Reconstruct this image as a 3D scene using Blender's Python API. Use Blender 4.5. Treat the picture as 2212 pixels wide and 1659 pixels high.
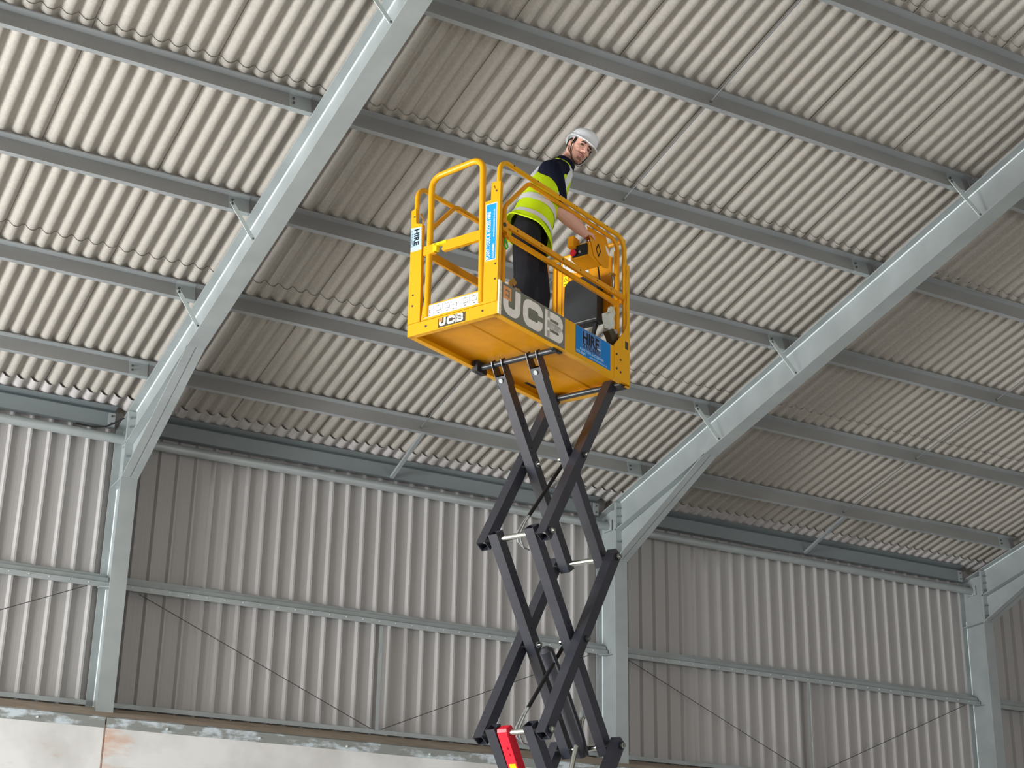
import bpy, bmesh, math, random
from mathutils import Vector as V, Matrix
random.seed(4)
S = bpy.context.scene
COL = S.collection
for o in list(bpy.data.objects):
    bpy.data.objects.remove(o)

# ------------------------------------------------------------------ camera
F_PX, YAW, PITCH, ROLL = 3441.7627, 0.5115601, 0.3661321, 0.0184657
CAM = V((-4.2338946, -15.4895864, 1.6))
cy, sy, cp, sp, cr, sr = math.cos(YAW), math.sin(YAW), math.cos(PITCH), math.sin(PITCH), math.cos(ROLL), math.sin(ROLL)
FW = V((sy * cp, cy * cp, sp)); R0 = V((cy, -sy, 0)); U0 = R0.cross(FW)
RT = cr * R0 + sr * U0; UP = -sr * R0 + cr * U0
cd = bpy.data.cameras.new('camera'); cd.sensor_width = 36; cd.lens = F_PX / 2212 * 36; cd.clip_end = 200; cd.clip_start = 0.05
cam = bpy.data.objects.new('camera', cd); COL.objects.link(cam)
cam.matrix_world = Matrix(((RT.x, UP.x, -FW.x, CAM.x), (RT.y, UP.y, -FW.y, CAM.y), (RT.z, UP.z, -FW.z, CAM.z), (0, 0, 0, 1)))
S.camera = cam

# ------------------------------------------------------------------ world, daylight, exposure
S.view_settings.view_transform = 'Standard'; S.view_settings.look = 'None'
S.view_settings.exposure = 0.2; S.view_settings.gamma = 1.0; S.view_settings.use_curve_mapping = False
wd = bpy.data.worlds.new('overcast_sky'); S.world = wd; wd.use_nodes = True
bg = wd.node_tree.nodes['Background']; bg.inputs[0].default_value = (0.80, 0.90, 1.0, 1); bg.inputs[1].default_value = 1.0

def area(name, loc, direction, sx, sy_, power, col):
    l = bpy.data.lights.new(name, 'AREA'); l.shape = 'RECTANGLE'; l.size = sx; l.size_y = sy_; l.energy = power; l.color = col
    o = bpy.data.objects.new(name, l); COL.objects.link(o); o.location = loc
    o.rotation_euler = V(direction).to_track_quat('-Z', 'Y').to_euler()
    return o
# daylight entering through the tall vehicle door in the near gable (left of the camera), then two fill lamps added behind the camera
DOOR_X = -14.0; Y_SIDE = -19.6
area('daylight_gable_door', (DOOR_X + 0.05, -4.5, 2.3), (1, 0.0, -0.02), 7.4, 4.4, 2750, (0.96, 0.985, 1.0))
area('fill_behind_camera', (1.0, Y_SIDE, 2.3), (0.05, 1, -0.2), 7.0, 4.4, 200, (1.0, 0.985, 0.96))  # added frontal fill, not a known doorway
area('fill_right_bay', (12.0, Y_SIDE, 2.3), (0.0, 1, -0.7), 7.0, 4.4, 420, (1.0, 0.985, 0.96))  # unseen fill added to brighten the right-hand bay off the floor

# ------------------------------------------------------------------ materials
MATS = {}
def mat(name, col, rough=0.6, metal=0.0, var=0.08, scale=6.0, col2=None, bump=0.0, bscale=60.0, spec=0.4, stretch=None, detail=4.0, trans=0.0):
    if name in MATS: return MATS[name]
    m = bpy.data.materials.new(name); m.use_nodes = True; nt = m.node_tree; N = nt.nodes; L = nt.links
    b = N['Principled BSDF']; b.inputs['Roughness'].default_value = rough; b.inputs['Metallic'].default_value = metal
    b.inputs['Specular IOR Level'].default_value = spec
    tc = N.new('ShaderNodeTexCoord'); vec = tc.outputs['Object']
    if stretch:
        mp = N.new('ShaderNodeMapping'); mp.inputs['Scale'].default_value = stretch; L.new(vec, mp.inputs[0]); vec = mp.outputs[0]
    nz = N.new('ShaderNodeTexNoise'); nz.inputs['Scale'].default_value = scale; nz.inputs['Detail'].default_value = detail
    L.new(vec, nz.inputs['Vector'])
    rp = N.new('ShaderNodeValToRGB'); rp.color_ramp.elements[0].position = 0.3; rp.color_ramp.elements[1].position = 0.7
    a = [max(0, c * (1 - var)) for c in col]; c2 = col2 or [min(1, c * (1 + var)) for c in col]
    rp.color_ramp.elements[0].color = (*a, 1); rp.color_ramp.elements[1].color = (*c2, 1)
    L.new(nz.outputs['Fac'], rp.inputs[0]); L.new(rp.outputs[0], b.inputs['Base Color'])
    if bump:
        n2 = N.new('ShaderNodeTexNoise'); n2.inputs['Scale'].default_value = bscale; n2.inputs['Detail'].default_value = 5
        L.new(vec, n2.inputs['Vector'])
        bp = N.new('ShaderNodeBump'); bp.inputs['Strength'].default_value = bump; bp.inputs['Distance'].default_value = 0.004
        L.new(n2.outputs['Fac'], bp.inputs['Height']); L.new(bp.outputs[0], b.inputs['Normal'])
    if trans: b.inputs['Transmission Weight'].default_value = trans
    MATS[name] = m
    return m
def lin(r, g, b):
    f = lambda c: (c / 255 / 12.92) if c / 255 <= 0.04045 else ((c / 255 + 0.055) / 1.055) ** 2.4
    return (f(r), f(g), f(b))
GALV = mat('galvanised_steel', lin(167, 174, 174), 0.45, 0.25, 0.09, 3.0, bump=0.05, bscale=120)
WEBM = mat('shaded_web_galvanised', lin(150, 150, 148), 0.6, 0.2, 0.16, 2.2, stretch=(0.35, 1, 1))  # darker grey stands in for the shade on purlin webs
GALVD = mat('weathered_galvanised', lin(166, 171, 173), 0.5, 0.3, 0.12, 2.2, stretch=(0.35, 1, 1))
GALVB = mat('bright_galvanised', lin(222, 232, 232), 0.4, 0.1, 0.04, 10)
EAVE = mat('eaves_steel', lin(132, 140, 142), 0.5, 0.25, 0.1, 2.0, stretch=(0.4, 1, 1))
BOLT = mat('bolt_zinc', lin(150, 156, 158), 0.3, 0.8, 0.05, 20)
BOLTD = mat('bolt_dull', lin(88, 88, 84), 0.5, 0.4, 0.05, 20)
CEMENT = mat('fibre_cement', lin(172, 167, 159), 0.9, 0, 0.09, 42, bump=0.35, bscale=240, spec=0.1, detail=8)
CEMENTP = mat('fibre_cement_pale', lin(184, 180, 178), 0.85, 0, 0.14, 9, bump=0.2, bscale=60, spec=0.1)
CLAD = mat('coated_cladding', lin(176, 173, 171), 0.55, 0, 0.035, 1.2, bump=0.03, bscale=40, spec=0.35, stretch=(1, 1, 0.25))
LEDGE = mat('dusty_ledge', lin(184, 170, 155), 0.95, 0, 0.16, 4, bump=0.3, spec=0.05)
FLOORM = mat('concrete_floor', lin(204, 202, 198), 0.8, 0, 0.08, 1.0, bump=0.1, spec=0.2)
YEL = mat('safety_yellow', lin(232, 166, 0), 0.36, 0, 0.03, 3, spec=0.45)
YELD = mat('worn_yellow', lin(226, 152, 3), 0.42, 0, 0.10, 5, spec=0.4)
BLK = mat('arm_black', lin(46, 48, 57), 0.28, 0, 0.15, 8, bump=0.06, bscale=70, spec=0.9)
BLKM = mat('black_plastic', lin(40, 43, 46), 0.5, 0, 0.08, 12)
DARKST = mat('dark_tube', lin(58, 60, 62), 0.32, 0.3, 0.1, 10)
CHROME = mat('chrome_pin', lin(215, 220, 214), 0.16, 1.0, 0.03, 10)
REDM = mat('red_paint', lin(222, 30, 52), 0.4, 0, 0.06, 8)
WHITE = mat('white_sticker', lin(214, 214, 212), 0.5, 0, 0.02, 4)
OFFW = mat('letter_white', lin(236, 230, 222), 0.5, 0, 0.04, 14)
GREYS = mat('sign_grey', lin(120, 119, 106), 0.5, 0, 0.08, 8)
DGREY = mat('sign_dark', lin(72, 66, 48), 0.5, 0, 0.05, 8)
ORNG = mat('sign_orange', lin(232, 160, 96), 0.5, 0, 0.05, 12)
BLUE = mat('sticker_blue', lin(8, 124, 200), 0.45, 0, 0.06, 7)
CYAN = mat('sticker_cyan', lin(10, 150, 205), 0.45, 0, 0.03, 7)
PALEB = mat('sticker_pale_blue', lin(186, 220, 246), 0.45, 0, 0.06, 14)
INK = mat('black_ink', lin(22, 26, 34), 0.6, 0, 0.05, 10)
GINK = mat('grey_ink', lin(150, 152, 152), 0.6, 0, 0.1, 10)
LYEL = mat('warning_yellow', lin(250, 226, 10), 0.45, 0, 0.03, 10)
BRASS = mat('brassy_steel', lin(188, 142, 66), 0.3, 0.7, 0.15, 20)
SKIN = mat('skin', lin(222, 170, 150), 0.55, 0, 0.05, 14, spec=0.35)
HAIR = mat('dark_hair', lin(34, 27, 24), 0.6, 0, 0.25, 60)
STUB = mat('stubble', lin(186, 138, 120), 0.7, 0, 0.16, 90)
LIPS = mat('lips', lin(176, 112, 104), 0.5, 0, 0.05, 30)
EYEW = mat('eye', lin(70, 54, 50), 0.3, 0, 0.05, 30)
NAVY = mat('navy_cotton', lin(24, 27, 42), 0.9, 0, 0.12, 14, bump=0.25, bscale=30, spec=0.1)
TROU = mat('charcoal_workwear', lin(40, 40, 44), 0.9, 0, 0.15, 9, bump=0.4, bscale=12, spec=0.1)
HIVIS = mat('hi_vis_yellow', lin(206, 236, 28), 0.75, 0, 0.05, 10, bump=0.4, bscale=14, spec=0.15)
REFL = mat('reflective_tape', lin(222, 224, 228), 0.45, 0.1, 0.05, 30)
HELM = mat('helmet_white', lin(232, 236, 240), 0.3, 0, 0.015, 10)
STRAP = mat('strap_black', lin(26, 24, 26), 0.7, 0, 0.05, 30)
BOOT = mat('boot_tan', lin(120, 84, 40), 0.6, 0, 0.1, 20)
GREEN = mat('green_clip', lin(70, 190, 60), 0.4, 0, 0.05, 30)
RUBBER = mat('tyre_rubber', lin(40, 40, 40), 0.8, 0, 0.1, 20)
RAG = mat('pale_rag', lin(206, 212, 204), 0.7, 0, 0.12, 16, bump=0.4, bscale=30)

def concrete_mat():
    m = bpy.data.materials.new('precast_concrete'); m.use_nodes = True; nt = m.node_tree; N = nt.nodes; L = nt.links
    b = N['Principled BSDF']; b.inputs['Roughness'].default_value = 0.9; b.inputs['Specular IOR Level'].default_value = 0.1
    tc = N.new('ShaderNodeTexCoord')
    n1 = N.new('ShaderNodeTexNoise'); n1.inputs['Scale'].default_value = 1.6; n1.inputs['Detail'].default_value = 6; L.new(tc.outputs['Object'], n1.inputs['Vector'])
    r1 = N.new('ShaderNodeValToRGB'); r1.color_ramp.elements[0].color = (*lin(208, 206, 203), 1); r1.color_ramp.elements[1].color = (*lin(232, 231, 229), 1)
    r1.color_ramp.elements[0].position = 0.35; r1.color_ramp.elements[1].position = 0.6; L.new(n1.outputs['Fac'], r1.inputs[0])
    # rust runs: stretched noise, strongest beside the panel joint (x near 0)
    mp = N.new('ShaderNodeMapping'); mp.inputs['Scale'].default_value = (2.4, 1, 7); L.new(tc.outputs['Object'], mp.inputs[0])
    n2 = N.new('ShaderNodeTexNoise'); n2.inputs['Scale'].default_value = 1.7; n2.inputs['Detail'].default_value = 7; L.new(mp.outputs[0], n2.inputs['Vector'])
    sx = N.new('ShaderNodeSeparateXYZ'); L.new(tc.outputs['Object'], sx.inputs[0])
    mr = N.new('ShaderNodeMapRange'); mr.inputs[1].default_value = 0.0; mr.inputs[2].default_value = 0.42; mr.inputs[3].default_value = 0.34; mr.inputs[4].default_value = 0.0; L.new(sx.outputs[0], mr.inputs[0])
    ad = N.new('ShaderNodeMath'); ad.operation = 'ADD'; L.new(n2.outputs['Fac'], ad.inputs[0]); L.new(mr.outputs[0], ad.inputs[1])
    r2 = N.new('ShaderNodeValToRGB'); r2.color_ramp.elements[0].position = 0.66; r2.color_ramp.elements[1].position = 1.08
    r2.color_ramp.elements[0].color = (0, 0, 0, 1); r2.color_ramp.elements[1].color = (0.75, 0.75, 0.75, 1); L.new(ad.outputs[0], r2.inputs[0])
    mx = N.new('ShaderNodeMix'); mx.data_type = 'RGBA'; L.new(r2.outputs[0], mx.inputs['Factor']); L.new(r1.outputs[0], mx.inputs['A']); mx.inputs['B'].default_value = (*lin(206, 146, 104), 1)
    L.new(mx.outputs['Result'], b.inputs['Base Color'])
    return m
PRECAST = concrete_mat()
def patchy_mat():
    m = bpy.data.materials.new('limescaled_galvanised'); m.use_nodes = True; nt = m.node_tree; N = nt.nodes; L = nt.links
    b = N['Principled BSDF']; b.inputs['Roughness'].default_value = 0.6; b.inputs['Metallic'].default_value = 0.1
    tc = N.new('ShaderNodeTexCoord'); mp = N.new('ShaderNodeMapping'); mp.inputs['Scale'].default_value = (1, 1, 2.2); L.new(tc.outputs['Object'], mp.inputs[0])
    n1 = N.new('ShaderNodeTexNoise'); n1.inputs['Scale'].default_value = 3.2; n1.inputs['Detail'].default_value = 8; n1.inputs['Roughness'].default_value = 0.62; L.new(mp.outputs[0], n1.inputs['Vector'])
    r = N.new('ShaderNodeValToRGB'); e = r.color_ramp.elements
    e[0].position = 0.50; e[0].color = (*lin(142, 146, 142), 1); e[1].position = 0.60; e[1].color = (*lin(206, 216, 222), 1)
    L.new(n1.outputs['Fac'], r.inputs[0]); L.new(r.outputs[0], b.inputs['Base Color'])
    return m
PATCHY = patchy_mat()

# ------------------------------------------------------------------ mesh helpers
def link(o, parent=None):
    COL.objects.link(o)
    if parent is not None: o.parent = parent
    return o
def tag(o, label=None, cat=None, group=None, kind=None):
    if label: o['label'] = label
    if cat: o['category'] = cat
    if group: o['group'] = group
    if kind: o['kind'] = kind
    return o
def empty(name, loc=(0, 0, 0), parent=None):
    o = bpy.data.objects.new(name, None); o.location = loc; o.empty_display_size = 0.1
    return link(o, parent)
class MB:
    def __init__(s, off=(0, 0, 0)):
        s.v = []; s.f = []; s.off = V(off)
    def add(s, vs, fs):
        b = len(s.v); s.v += [tuple(V(p) - s.off) for p in vs]; s.f += [tuple(i + b for i in f) for f in fs]; return s
    def box(s, c, size, ax=None):
        A = ax or (V((1, 0, 0)), V((0, 1, 0)), V((0, 0, 1))); c = V(c); vs = []
        for k in (-.5, .5):
            for j in (-.5, .5):
                for i in (-.5, .5): vs.append(c + A[0] * (i * size[0]) + A[1] * (j * size[1]) + A[2] * (k * size[2]))
        return s.add(vs, [(0, 2, 3, 1), (4, 5, 7, 6), (0, 1, 5, 4), (2, 6, 7, 3), (0, 4, 6, 2), (1, 3, 7, 5)])
    def bx(s, lo, hi):
        return s.box([(a + b) / 2 for a, b in zip(lo, hi)], [b - a for a, b in zip(lo, hi)])
    def prism(s, poly, o, ax, ay, ext):
        o, ax, ay, ext = V(o), V(ax), V(ay), V(ext); n = len(poly)
        vs = [o + ax * p[0] + ay * p[1] for p in poly]; vs += [p + ext for p in vs]
        return s.add(vs, [tuple(range(n))[::-1], tuple(range(n, 2 * n))] + [(i, (i + 1) % n, (i + 1) % n + n, i + n) for i in range(n)])
    def loft(s, rings, cap=True, closed=True):
        n = len(rings[0]); vs = [p for r in rings for p in r]; fs = []
        for i in range(len(rings) - 1):
            for j in range(n if closed else n - 1):
                k = (j + 1) % n; fs.append((i * n + j, i * n + k, (i + 1) * n + k, (i + 1) * n + j))
        if cap: fs += [tuple(range(n))[::-1], tuple(range((len(rings) - 1) * n, len(rings) * n))]
        return s.add(vs, fs)
    def sweep(s, path, prof, up=(0, 0, 1), cap=True):
        P = [V(p) for p in path]; rings = []; upv = V(up)
        for i, p in enumerate(P):
            a = (P[i] - P[i - 1]).normalized() if i else None
            b = (P[i + 1] - P[i]).normalized() if i < len(P) - 1 else None
            t = ((a or b) + (b or a)).normalized()
            sc = 1.0
            if a and b:
                c = max(0.3, t.dot(b)); sc = 1 / c
            side = t.cross(upv)
            if side.length < 1e-4: side = t.cross(V((0.3, 1, 0.1)))
            side.normalize(); u2 = side.cross(t).normalized()
            if i and rings:
                pass
            rings.append([p + side * x + u2 * y for x, y in prof])
        return s.loft(rings, cap)
    def tube(s, path, r, n=10, cap=True):
        P = [V(p) for p in path]; rings = []; side = None
        rr = r if isinstance(r, (list, tuple)) else [r] * len(P)
        for i, p in enumerate(P):
            a = (P[i] - P[i - 1]).normalized() if i else (P[1] - P[0]).normalized()
            b = (P[i + 1] - P[i]).normalized() if i < len(P) - 1 else a
            t = (a + b).normalized()
            if side is None:
                side = t.cross(V((0, 0, 1)) if abs(t.z) < .9 else V((1, 0, 0))).normalized()
            else:
                side = (side - t * side.dot(t)).normalized()
            w = t.cross(side)
            rings.append([p + (side * math.cos(2 * math.pi * k / n) + w * math.sin(2 * math.pi * k / n)) * rr[i] for k in range(n)])
        return s.loft(rings, cap)
    def cyl(s, a, b, r, n=12):
        return s.tube([a, b], r, n)
    def mesh(s, name, m, smooth=None):
        me = bpy.data.meshes.new(name); me.from_pydata(s.v, [], s.f); me.materials.append(m)
        bm = bmesh.new(); bm.from_mesh(me); bmesh.ops.recalc_face_normals(bm, faces=bm.faces); bm.to_mesh(me); bm.free()
        if smooth is not None:
            me.shade_smooth() if hasattr(me, 'shade_smooth') else None
            me.set_sharp_from_angle(angle=math.radians(smooth))
        return me
    def build(s, name, m, parent=None, smooth=None, loc=None):
        o = bpy.data.objects.new(name, s.mesh(name, m, smooth))
        if loc is not None: o.location = loc
        return link(o, parent)
def arc(p0, p1, p2, r, n=6):
    """points of a fillet of radius r at corner p1 between p0 and p2"""
    p0, p1, p2 = V(p0), V(p1), V(p2); a = (p0 - p1).normalized(); b = (p2 - p1).normalized()
    ang = a.angle(b); d = r / math.tan(ang / 2); c = p1 + (a + b).normalized() * (r / math.sin(ang / 2))
    s, e = p1 + a * d - c, p1 + b * d - c; th = s.angle(e); out = []
    for i in range(n + 1):
        k = i / n; out.append(c + (s * math.sin((1 - k) * th) + e * math.sin(k * th)) / math.sin(th))
    return out
def bent(pts, r, n=6):
    out = [V(pts[0])]
    for i in range(1, len(pts) - 1): out += arc(pts[i - 1], pts[i], pts[i + 1], r, n)
    return out + [V(pts[-1])]

# ------------------------------------------------------------------ building geometry
BAY = 6.0; W2 = 0.0855; ZK = 6.467; YH, ZH = -1.8202, 7.276; AL = 0.243166; DN = 0.3662; ZB = 4.0953; DC = 0.42
TT = V((0, -math.cos(AL), math.sin(AL))); NN = V((0, math.sin(AL), math.cos(AL))); H0 = V((0, YH, ZH))
def RP(x, along, off): return V((x, 0, 0)) + H0 + TT * along + NN * off
PS = 1.390347; P0 = -2.58918                      # purlin spacing, along-slope position of purlin 0
PD = 0.153                                       # purlin depth
RS0 = DN + PD + 0.004                             # underside of roof sheets
RIDGE = 8.4                                       # along-slope position of ridge
YR = RP(0, RIDGE, 0).y
Y_OPP = 2 * YR - 0.42
X_END = 30.0

# floor
MB().bx((DOOR_X - 12, Y_OPP - 0.4, -0.2), (X_END, 0.9, 0)).build('floor', FLOORM)
tag(bpy.data.objects['floor'], kind='structure')
# ceiling: outer deck over both slopes, fibre cement sheets are its children
top = RS0 + 0.09
c = MB()
for mirror in (False, True):
    a, b = RP(0, P0 + 0.1, top), RP(0, RIDGE, top)
    if mirror: a, b = V((0, 2 * YR - a.y, a.z)), V((0, YR, b.z))
    else: b = V((0, YR, b.z))
    pr = [(a.y, a.z), (b.y, b.z), (b.y, b.z + .05), (a.y, a.z + .05)]
    c.prism(pr, (DOOR_X - 0.2, 0, 0), (0, 1, 0), (0, 0, 1), (X_END - DOOR_X + 0.4, 0, 0))
ceil = c.build('ceiling', CEMENT); tag(ceil, kind='structure')

# roof sheets ------------------------------------------------------
LAP0, LAPW, NC = 0.068, 1.003, 7
PITCHC = LAPW / NC; AMP = 0.0225
def corr(x):
    t = (1 - math.cos(2 * math.pi * (x - 0.080) / PITCHC)) / 2
    return 0.047 * t ** 1.6
ROWS = [(-2.50, 0.505), (0.20, 3.140), (2.84, 5.92), (5.62, RIDGE - 0.05)]
def sheet_mesh(length):
    xs = [i * PITCHC / 12 for i in range(int(round((LAPW + 0.062) / PITCHC * 12)) + 1)]; mb = MB(); th = 0.004; vs = []; fs = []
    nx = len(xs)
    for (a, dn) in ((0, 0.013), (length, 0)):
        for side in (0, th):
            for x in xs: vs.append((x, a, corr(x) + dn + side + 0.0095 * (x / LAPW) ** 2))
    lo0, hi0, lo1, hi1 = 0, nx, 2 * nx, 3 * nx
    for i in range(nx - 1):
        fs += [(lo0 + i, lo1 + i, lo1 + i + 1, lo0 + i + 1), (hi0 + i, hi0 + i + 1, hi1 + i + 1, hi1 + i), (lo0 + i, lo0 + i + 1, hi0 + i + 1, hi0 + i), (lo1 + i, hi1 + i, hi1 + i + 1, lo1 + i + 1)]
    fs += [(lo0, hi0, hi1, lo1), (lo0 + nx - 1, lo1 + nx - 1, hi1 + nx - 1, hi0 + nx - 1)]
    return mb.add(vs, fs).mesh('roof_sheet', CEMENT, 35)
ROT = Matrix(((1, 0, 0), (0, TT.y, NN.y), (0, TT.z, NN.z)))        # local x, along, normal
for a0, a1 in ROWS:
    me = sheet_mesh(a1 - a0)
    for k in range(-5, 20):
        o = bpy.data.objects.new('roof_sheet', me); link(o, ceil)
        p = RP(LAP0 + k * LAPW, a0, RS0); o.matrix_local = Matrix.Translation(p) @ ROT.to_4x4()
# eaves closure pieces
def closure_mesh():
    xs = [i * PITCHC / 8 for i in range(8 * NC + 3)]; mb = MB(); vs = []; fs = []; nx = len(xs)
    for (a, sc, dz) in ((0, 0.55, -0.006), (0.06, 0.8, -0.008), (0.215, 1.0, -0.009)):
        for x in xs: vs.append((x, a, corr(x) * sc + dz + 0.004 * x))
    for r in range(2):
        for i in range(nx - 1): fs.append((r * nx + i, r * nx + i + 1, (r + 1) * nx + i + 1, (r + 1) * nx + i))
    b = len(vs)
    vs += [(x, a, z + 0.006) for x, a, z in vs]; fs += [tuple(i + b for i in f)[::-1] for f in fs]
    for r in (0, 2):
        for i in range(nx - 1): fs.append((r * nx + i, r * nx + i + 1, b + r * nx + i + 1, b + r * nx + i))
    return mb.add(vs, fs).mesh('eaves_closure', CEMENTP, 35)
me = closure_mesh()
for k in range(-3, 16):
    o = bpy.data.objects.new('eaves_closure', me); link(o, ceil)
    o.matrix_local = Matrix.Translation(RP(LAP0 - 0.03 + k * LAPW, -2.06, RS0)) @ ROT.to_4x4()

# rear wall: profiled cladding sheets -----------------------------------
YW = 0.445
wall = MB().bx((DOOR_X, YW + 0.03, 0), (X_END, YW + 0.10, 7.35)).build('wall_rear', CLAD); tag(wall, kind='structure')
RP_ = 0.19822; X0R = 0.008
def clad_mesh(nr, z0, z1):
    prof = []
    for k in range(nr):
        b = k * RP_
        prof += [(b, 0), (b + 0.022, -0.038), (b + 0.042, -0.038), (b + 0.054, 0), (b + 0.100, 0), (b + 0.104, -0.0012), (b + 0.108, 0), (b + 0.146, 0), (b + 0.150, -0.0012), (b + 0.154, 0)]
    prof.append((nr * RP_ + 0.004, 0.0))
    m = MB(); n = len(prof); vs = [(x, y, z0) for x, y in prof] + [(x, y, z1) for x, y in prof]
    vs += [(x, y + 0.002, z) for x, y, z in vs]
    fs = [(i, i + 1, n + i + 1, n + i) for i in range(n - 1)] + [(2 * n + i, 3 * n + i, 3 * n + i + 1, 2 * n + i + 1) for i in range(n - 1)]
    for i in range(n - 1): fs += [(i, 2 * n + i, 2 * n + i + 1, i + 1), (n + i, n + i + 1, 3 * n + i + 1, 3 * n + i)]
    return m.add(vs, fs).mesh('cladding_sheet', CLAD)
me = clad_mesh(5, 4.18, 7.12)
for k in range(-5, 21):
    o = bpy.data.objects.new('cladding_sheet', me); link(o, wall); o.location = (X0R + k * 5 * RP_, YW - (0.0015 if k % 2 else 0), 0)
# concrete lower wall with sloping ledge and steel edge angle
YF = -0.25
lower = MB().prism([(0.46, 0), (YF + 0.02, 0), (YF + 0.02, 3.94), (-0.02, 4.03), (0.46, 4.16)], (DOOR_X, 0, 0), (0, 1, 0), (0, 0, 1), (X_END - DOOR_X, 0, 0)).build('wall_rear_base', PRECAST); tag(lower, kind='structure')
for i, x0 in enumerate((-6.045, -0.045, 5.955, 11.955)):
    pm = MB().prism([(0.05, 0), (YF, 0), (YF, 3.995), (0.05, 4.0)], (0, 0, 0), (0, 1, 0), (0, 0, 1), (BAY - 0.022, 0, 0))
    pm.build('concrete_panel', PRECAST, lower, loc=(x0 + 0.011, 0, 0))
    MB().prism([(YF + 0.01, 3.985), (YF + 0.0, 4.0), (0.0, ZB - 0.003), (0.44, 4.205), (0.44, 4.15), (0.0, 4.03)], (0, 0, 0), (0, 1, 0), (0, 0, 1), (BAY, 0, 0)).build('ledge', LEDGE, lower, loc=(x0, 0, 0))
    MB().prism([(YF - 0.010, 3.905), (YF - 0.002, 3.905), (YF - 0.002, 3.992), (YF + 0.045, 4.012), (YF + 0.042, 4.020), (YF - 0.010, 4.001)], (0, 0, 0), (0, 1, 0), (0, 0, 1), (BAY - 0.016, 0, 0)).build('edge_angle', PATCHY, lower, loc=(x0 + 0.008, 0, 0))
    for j in range(6):
        MB().cyl((0, 0, 0), (0, -0.010, 0), 0.011, 8).build('anchor_bolt', GALVB, lower, loc=(x0 + 0.6 + j * 0.95, YF - 0.010, 3.945))
for i, x0 in enumerate((-6.0, 0.0, 6.0, 12.0)):
    MB().prism([(0.36, 4.200), (0.352, 4.200), (0.352, 4.246), (0.36, 4.246), (0.36, 4.207), (0.44, 4.214), (0.44, 4.207)], (0, 0, 0), (0, 1, 0), (0, 0, 1), (BAY - 0.19, 0, 0)).build('base_rail', GALV, lower, loc=(x0 + 0.095, 0, 0))
# the other sides of the shed, out of view, that bound the daylight
zr = RP(0, RIDGE, top).z + 0.05; ze = RP(0, P0 + 0.1, top).z
MB().bx((DOOR_X, Y_OPP - 0.1, 0), (-2.5, Y_OPP, ze)).bx((4.5, Y_OPP - 0.1, 0), (8.5, Y_OPP, ze)).bx((15.5, Y_OPP - 0.1, 0), (X_END, Y_OPP, ze)).bx((-2.5, Y_OPP - 0.1, 4.6), (4.5, Y_OPP, ze)).bx((8.5, Y_OPP - 0.1, 4.6), (15.5, Y_OPP, ze)).build('wall_front', CLAD)
tag(bpy.data.objects['wall_front'], kind='structure')
MB().prism([(0.5, 0), (0.5, ze), (YR, zr), (Y_OPP, ze), (Y_OPP, 0)], (X_END, 0, 0), (0, 1, 0), (0, 0, 1), (0.1, 0, 0)).build('wall_right', CLAD)
tag(bpy.data.objects['wall_right'], kind='structure')
MB().prism([(0.5, 0), (0.5, ze), (YR, zr), (Y_OPP, ze), (Y_OPP, 0), (-8.2, 0), (-8.2, 4.7), (-0.8, 4.7), (-0.8, 0)], (DOOR_X - 0.1, 0, 0), (0, 1, 0), (0, 0, 1), (0.1, 0, 0)).build('wall_left', CLAD)
tag(bpy.data.objects['wall_left'], kind='structure')

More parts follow.
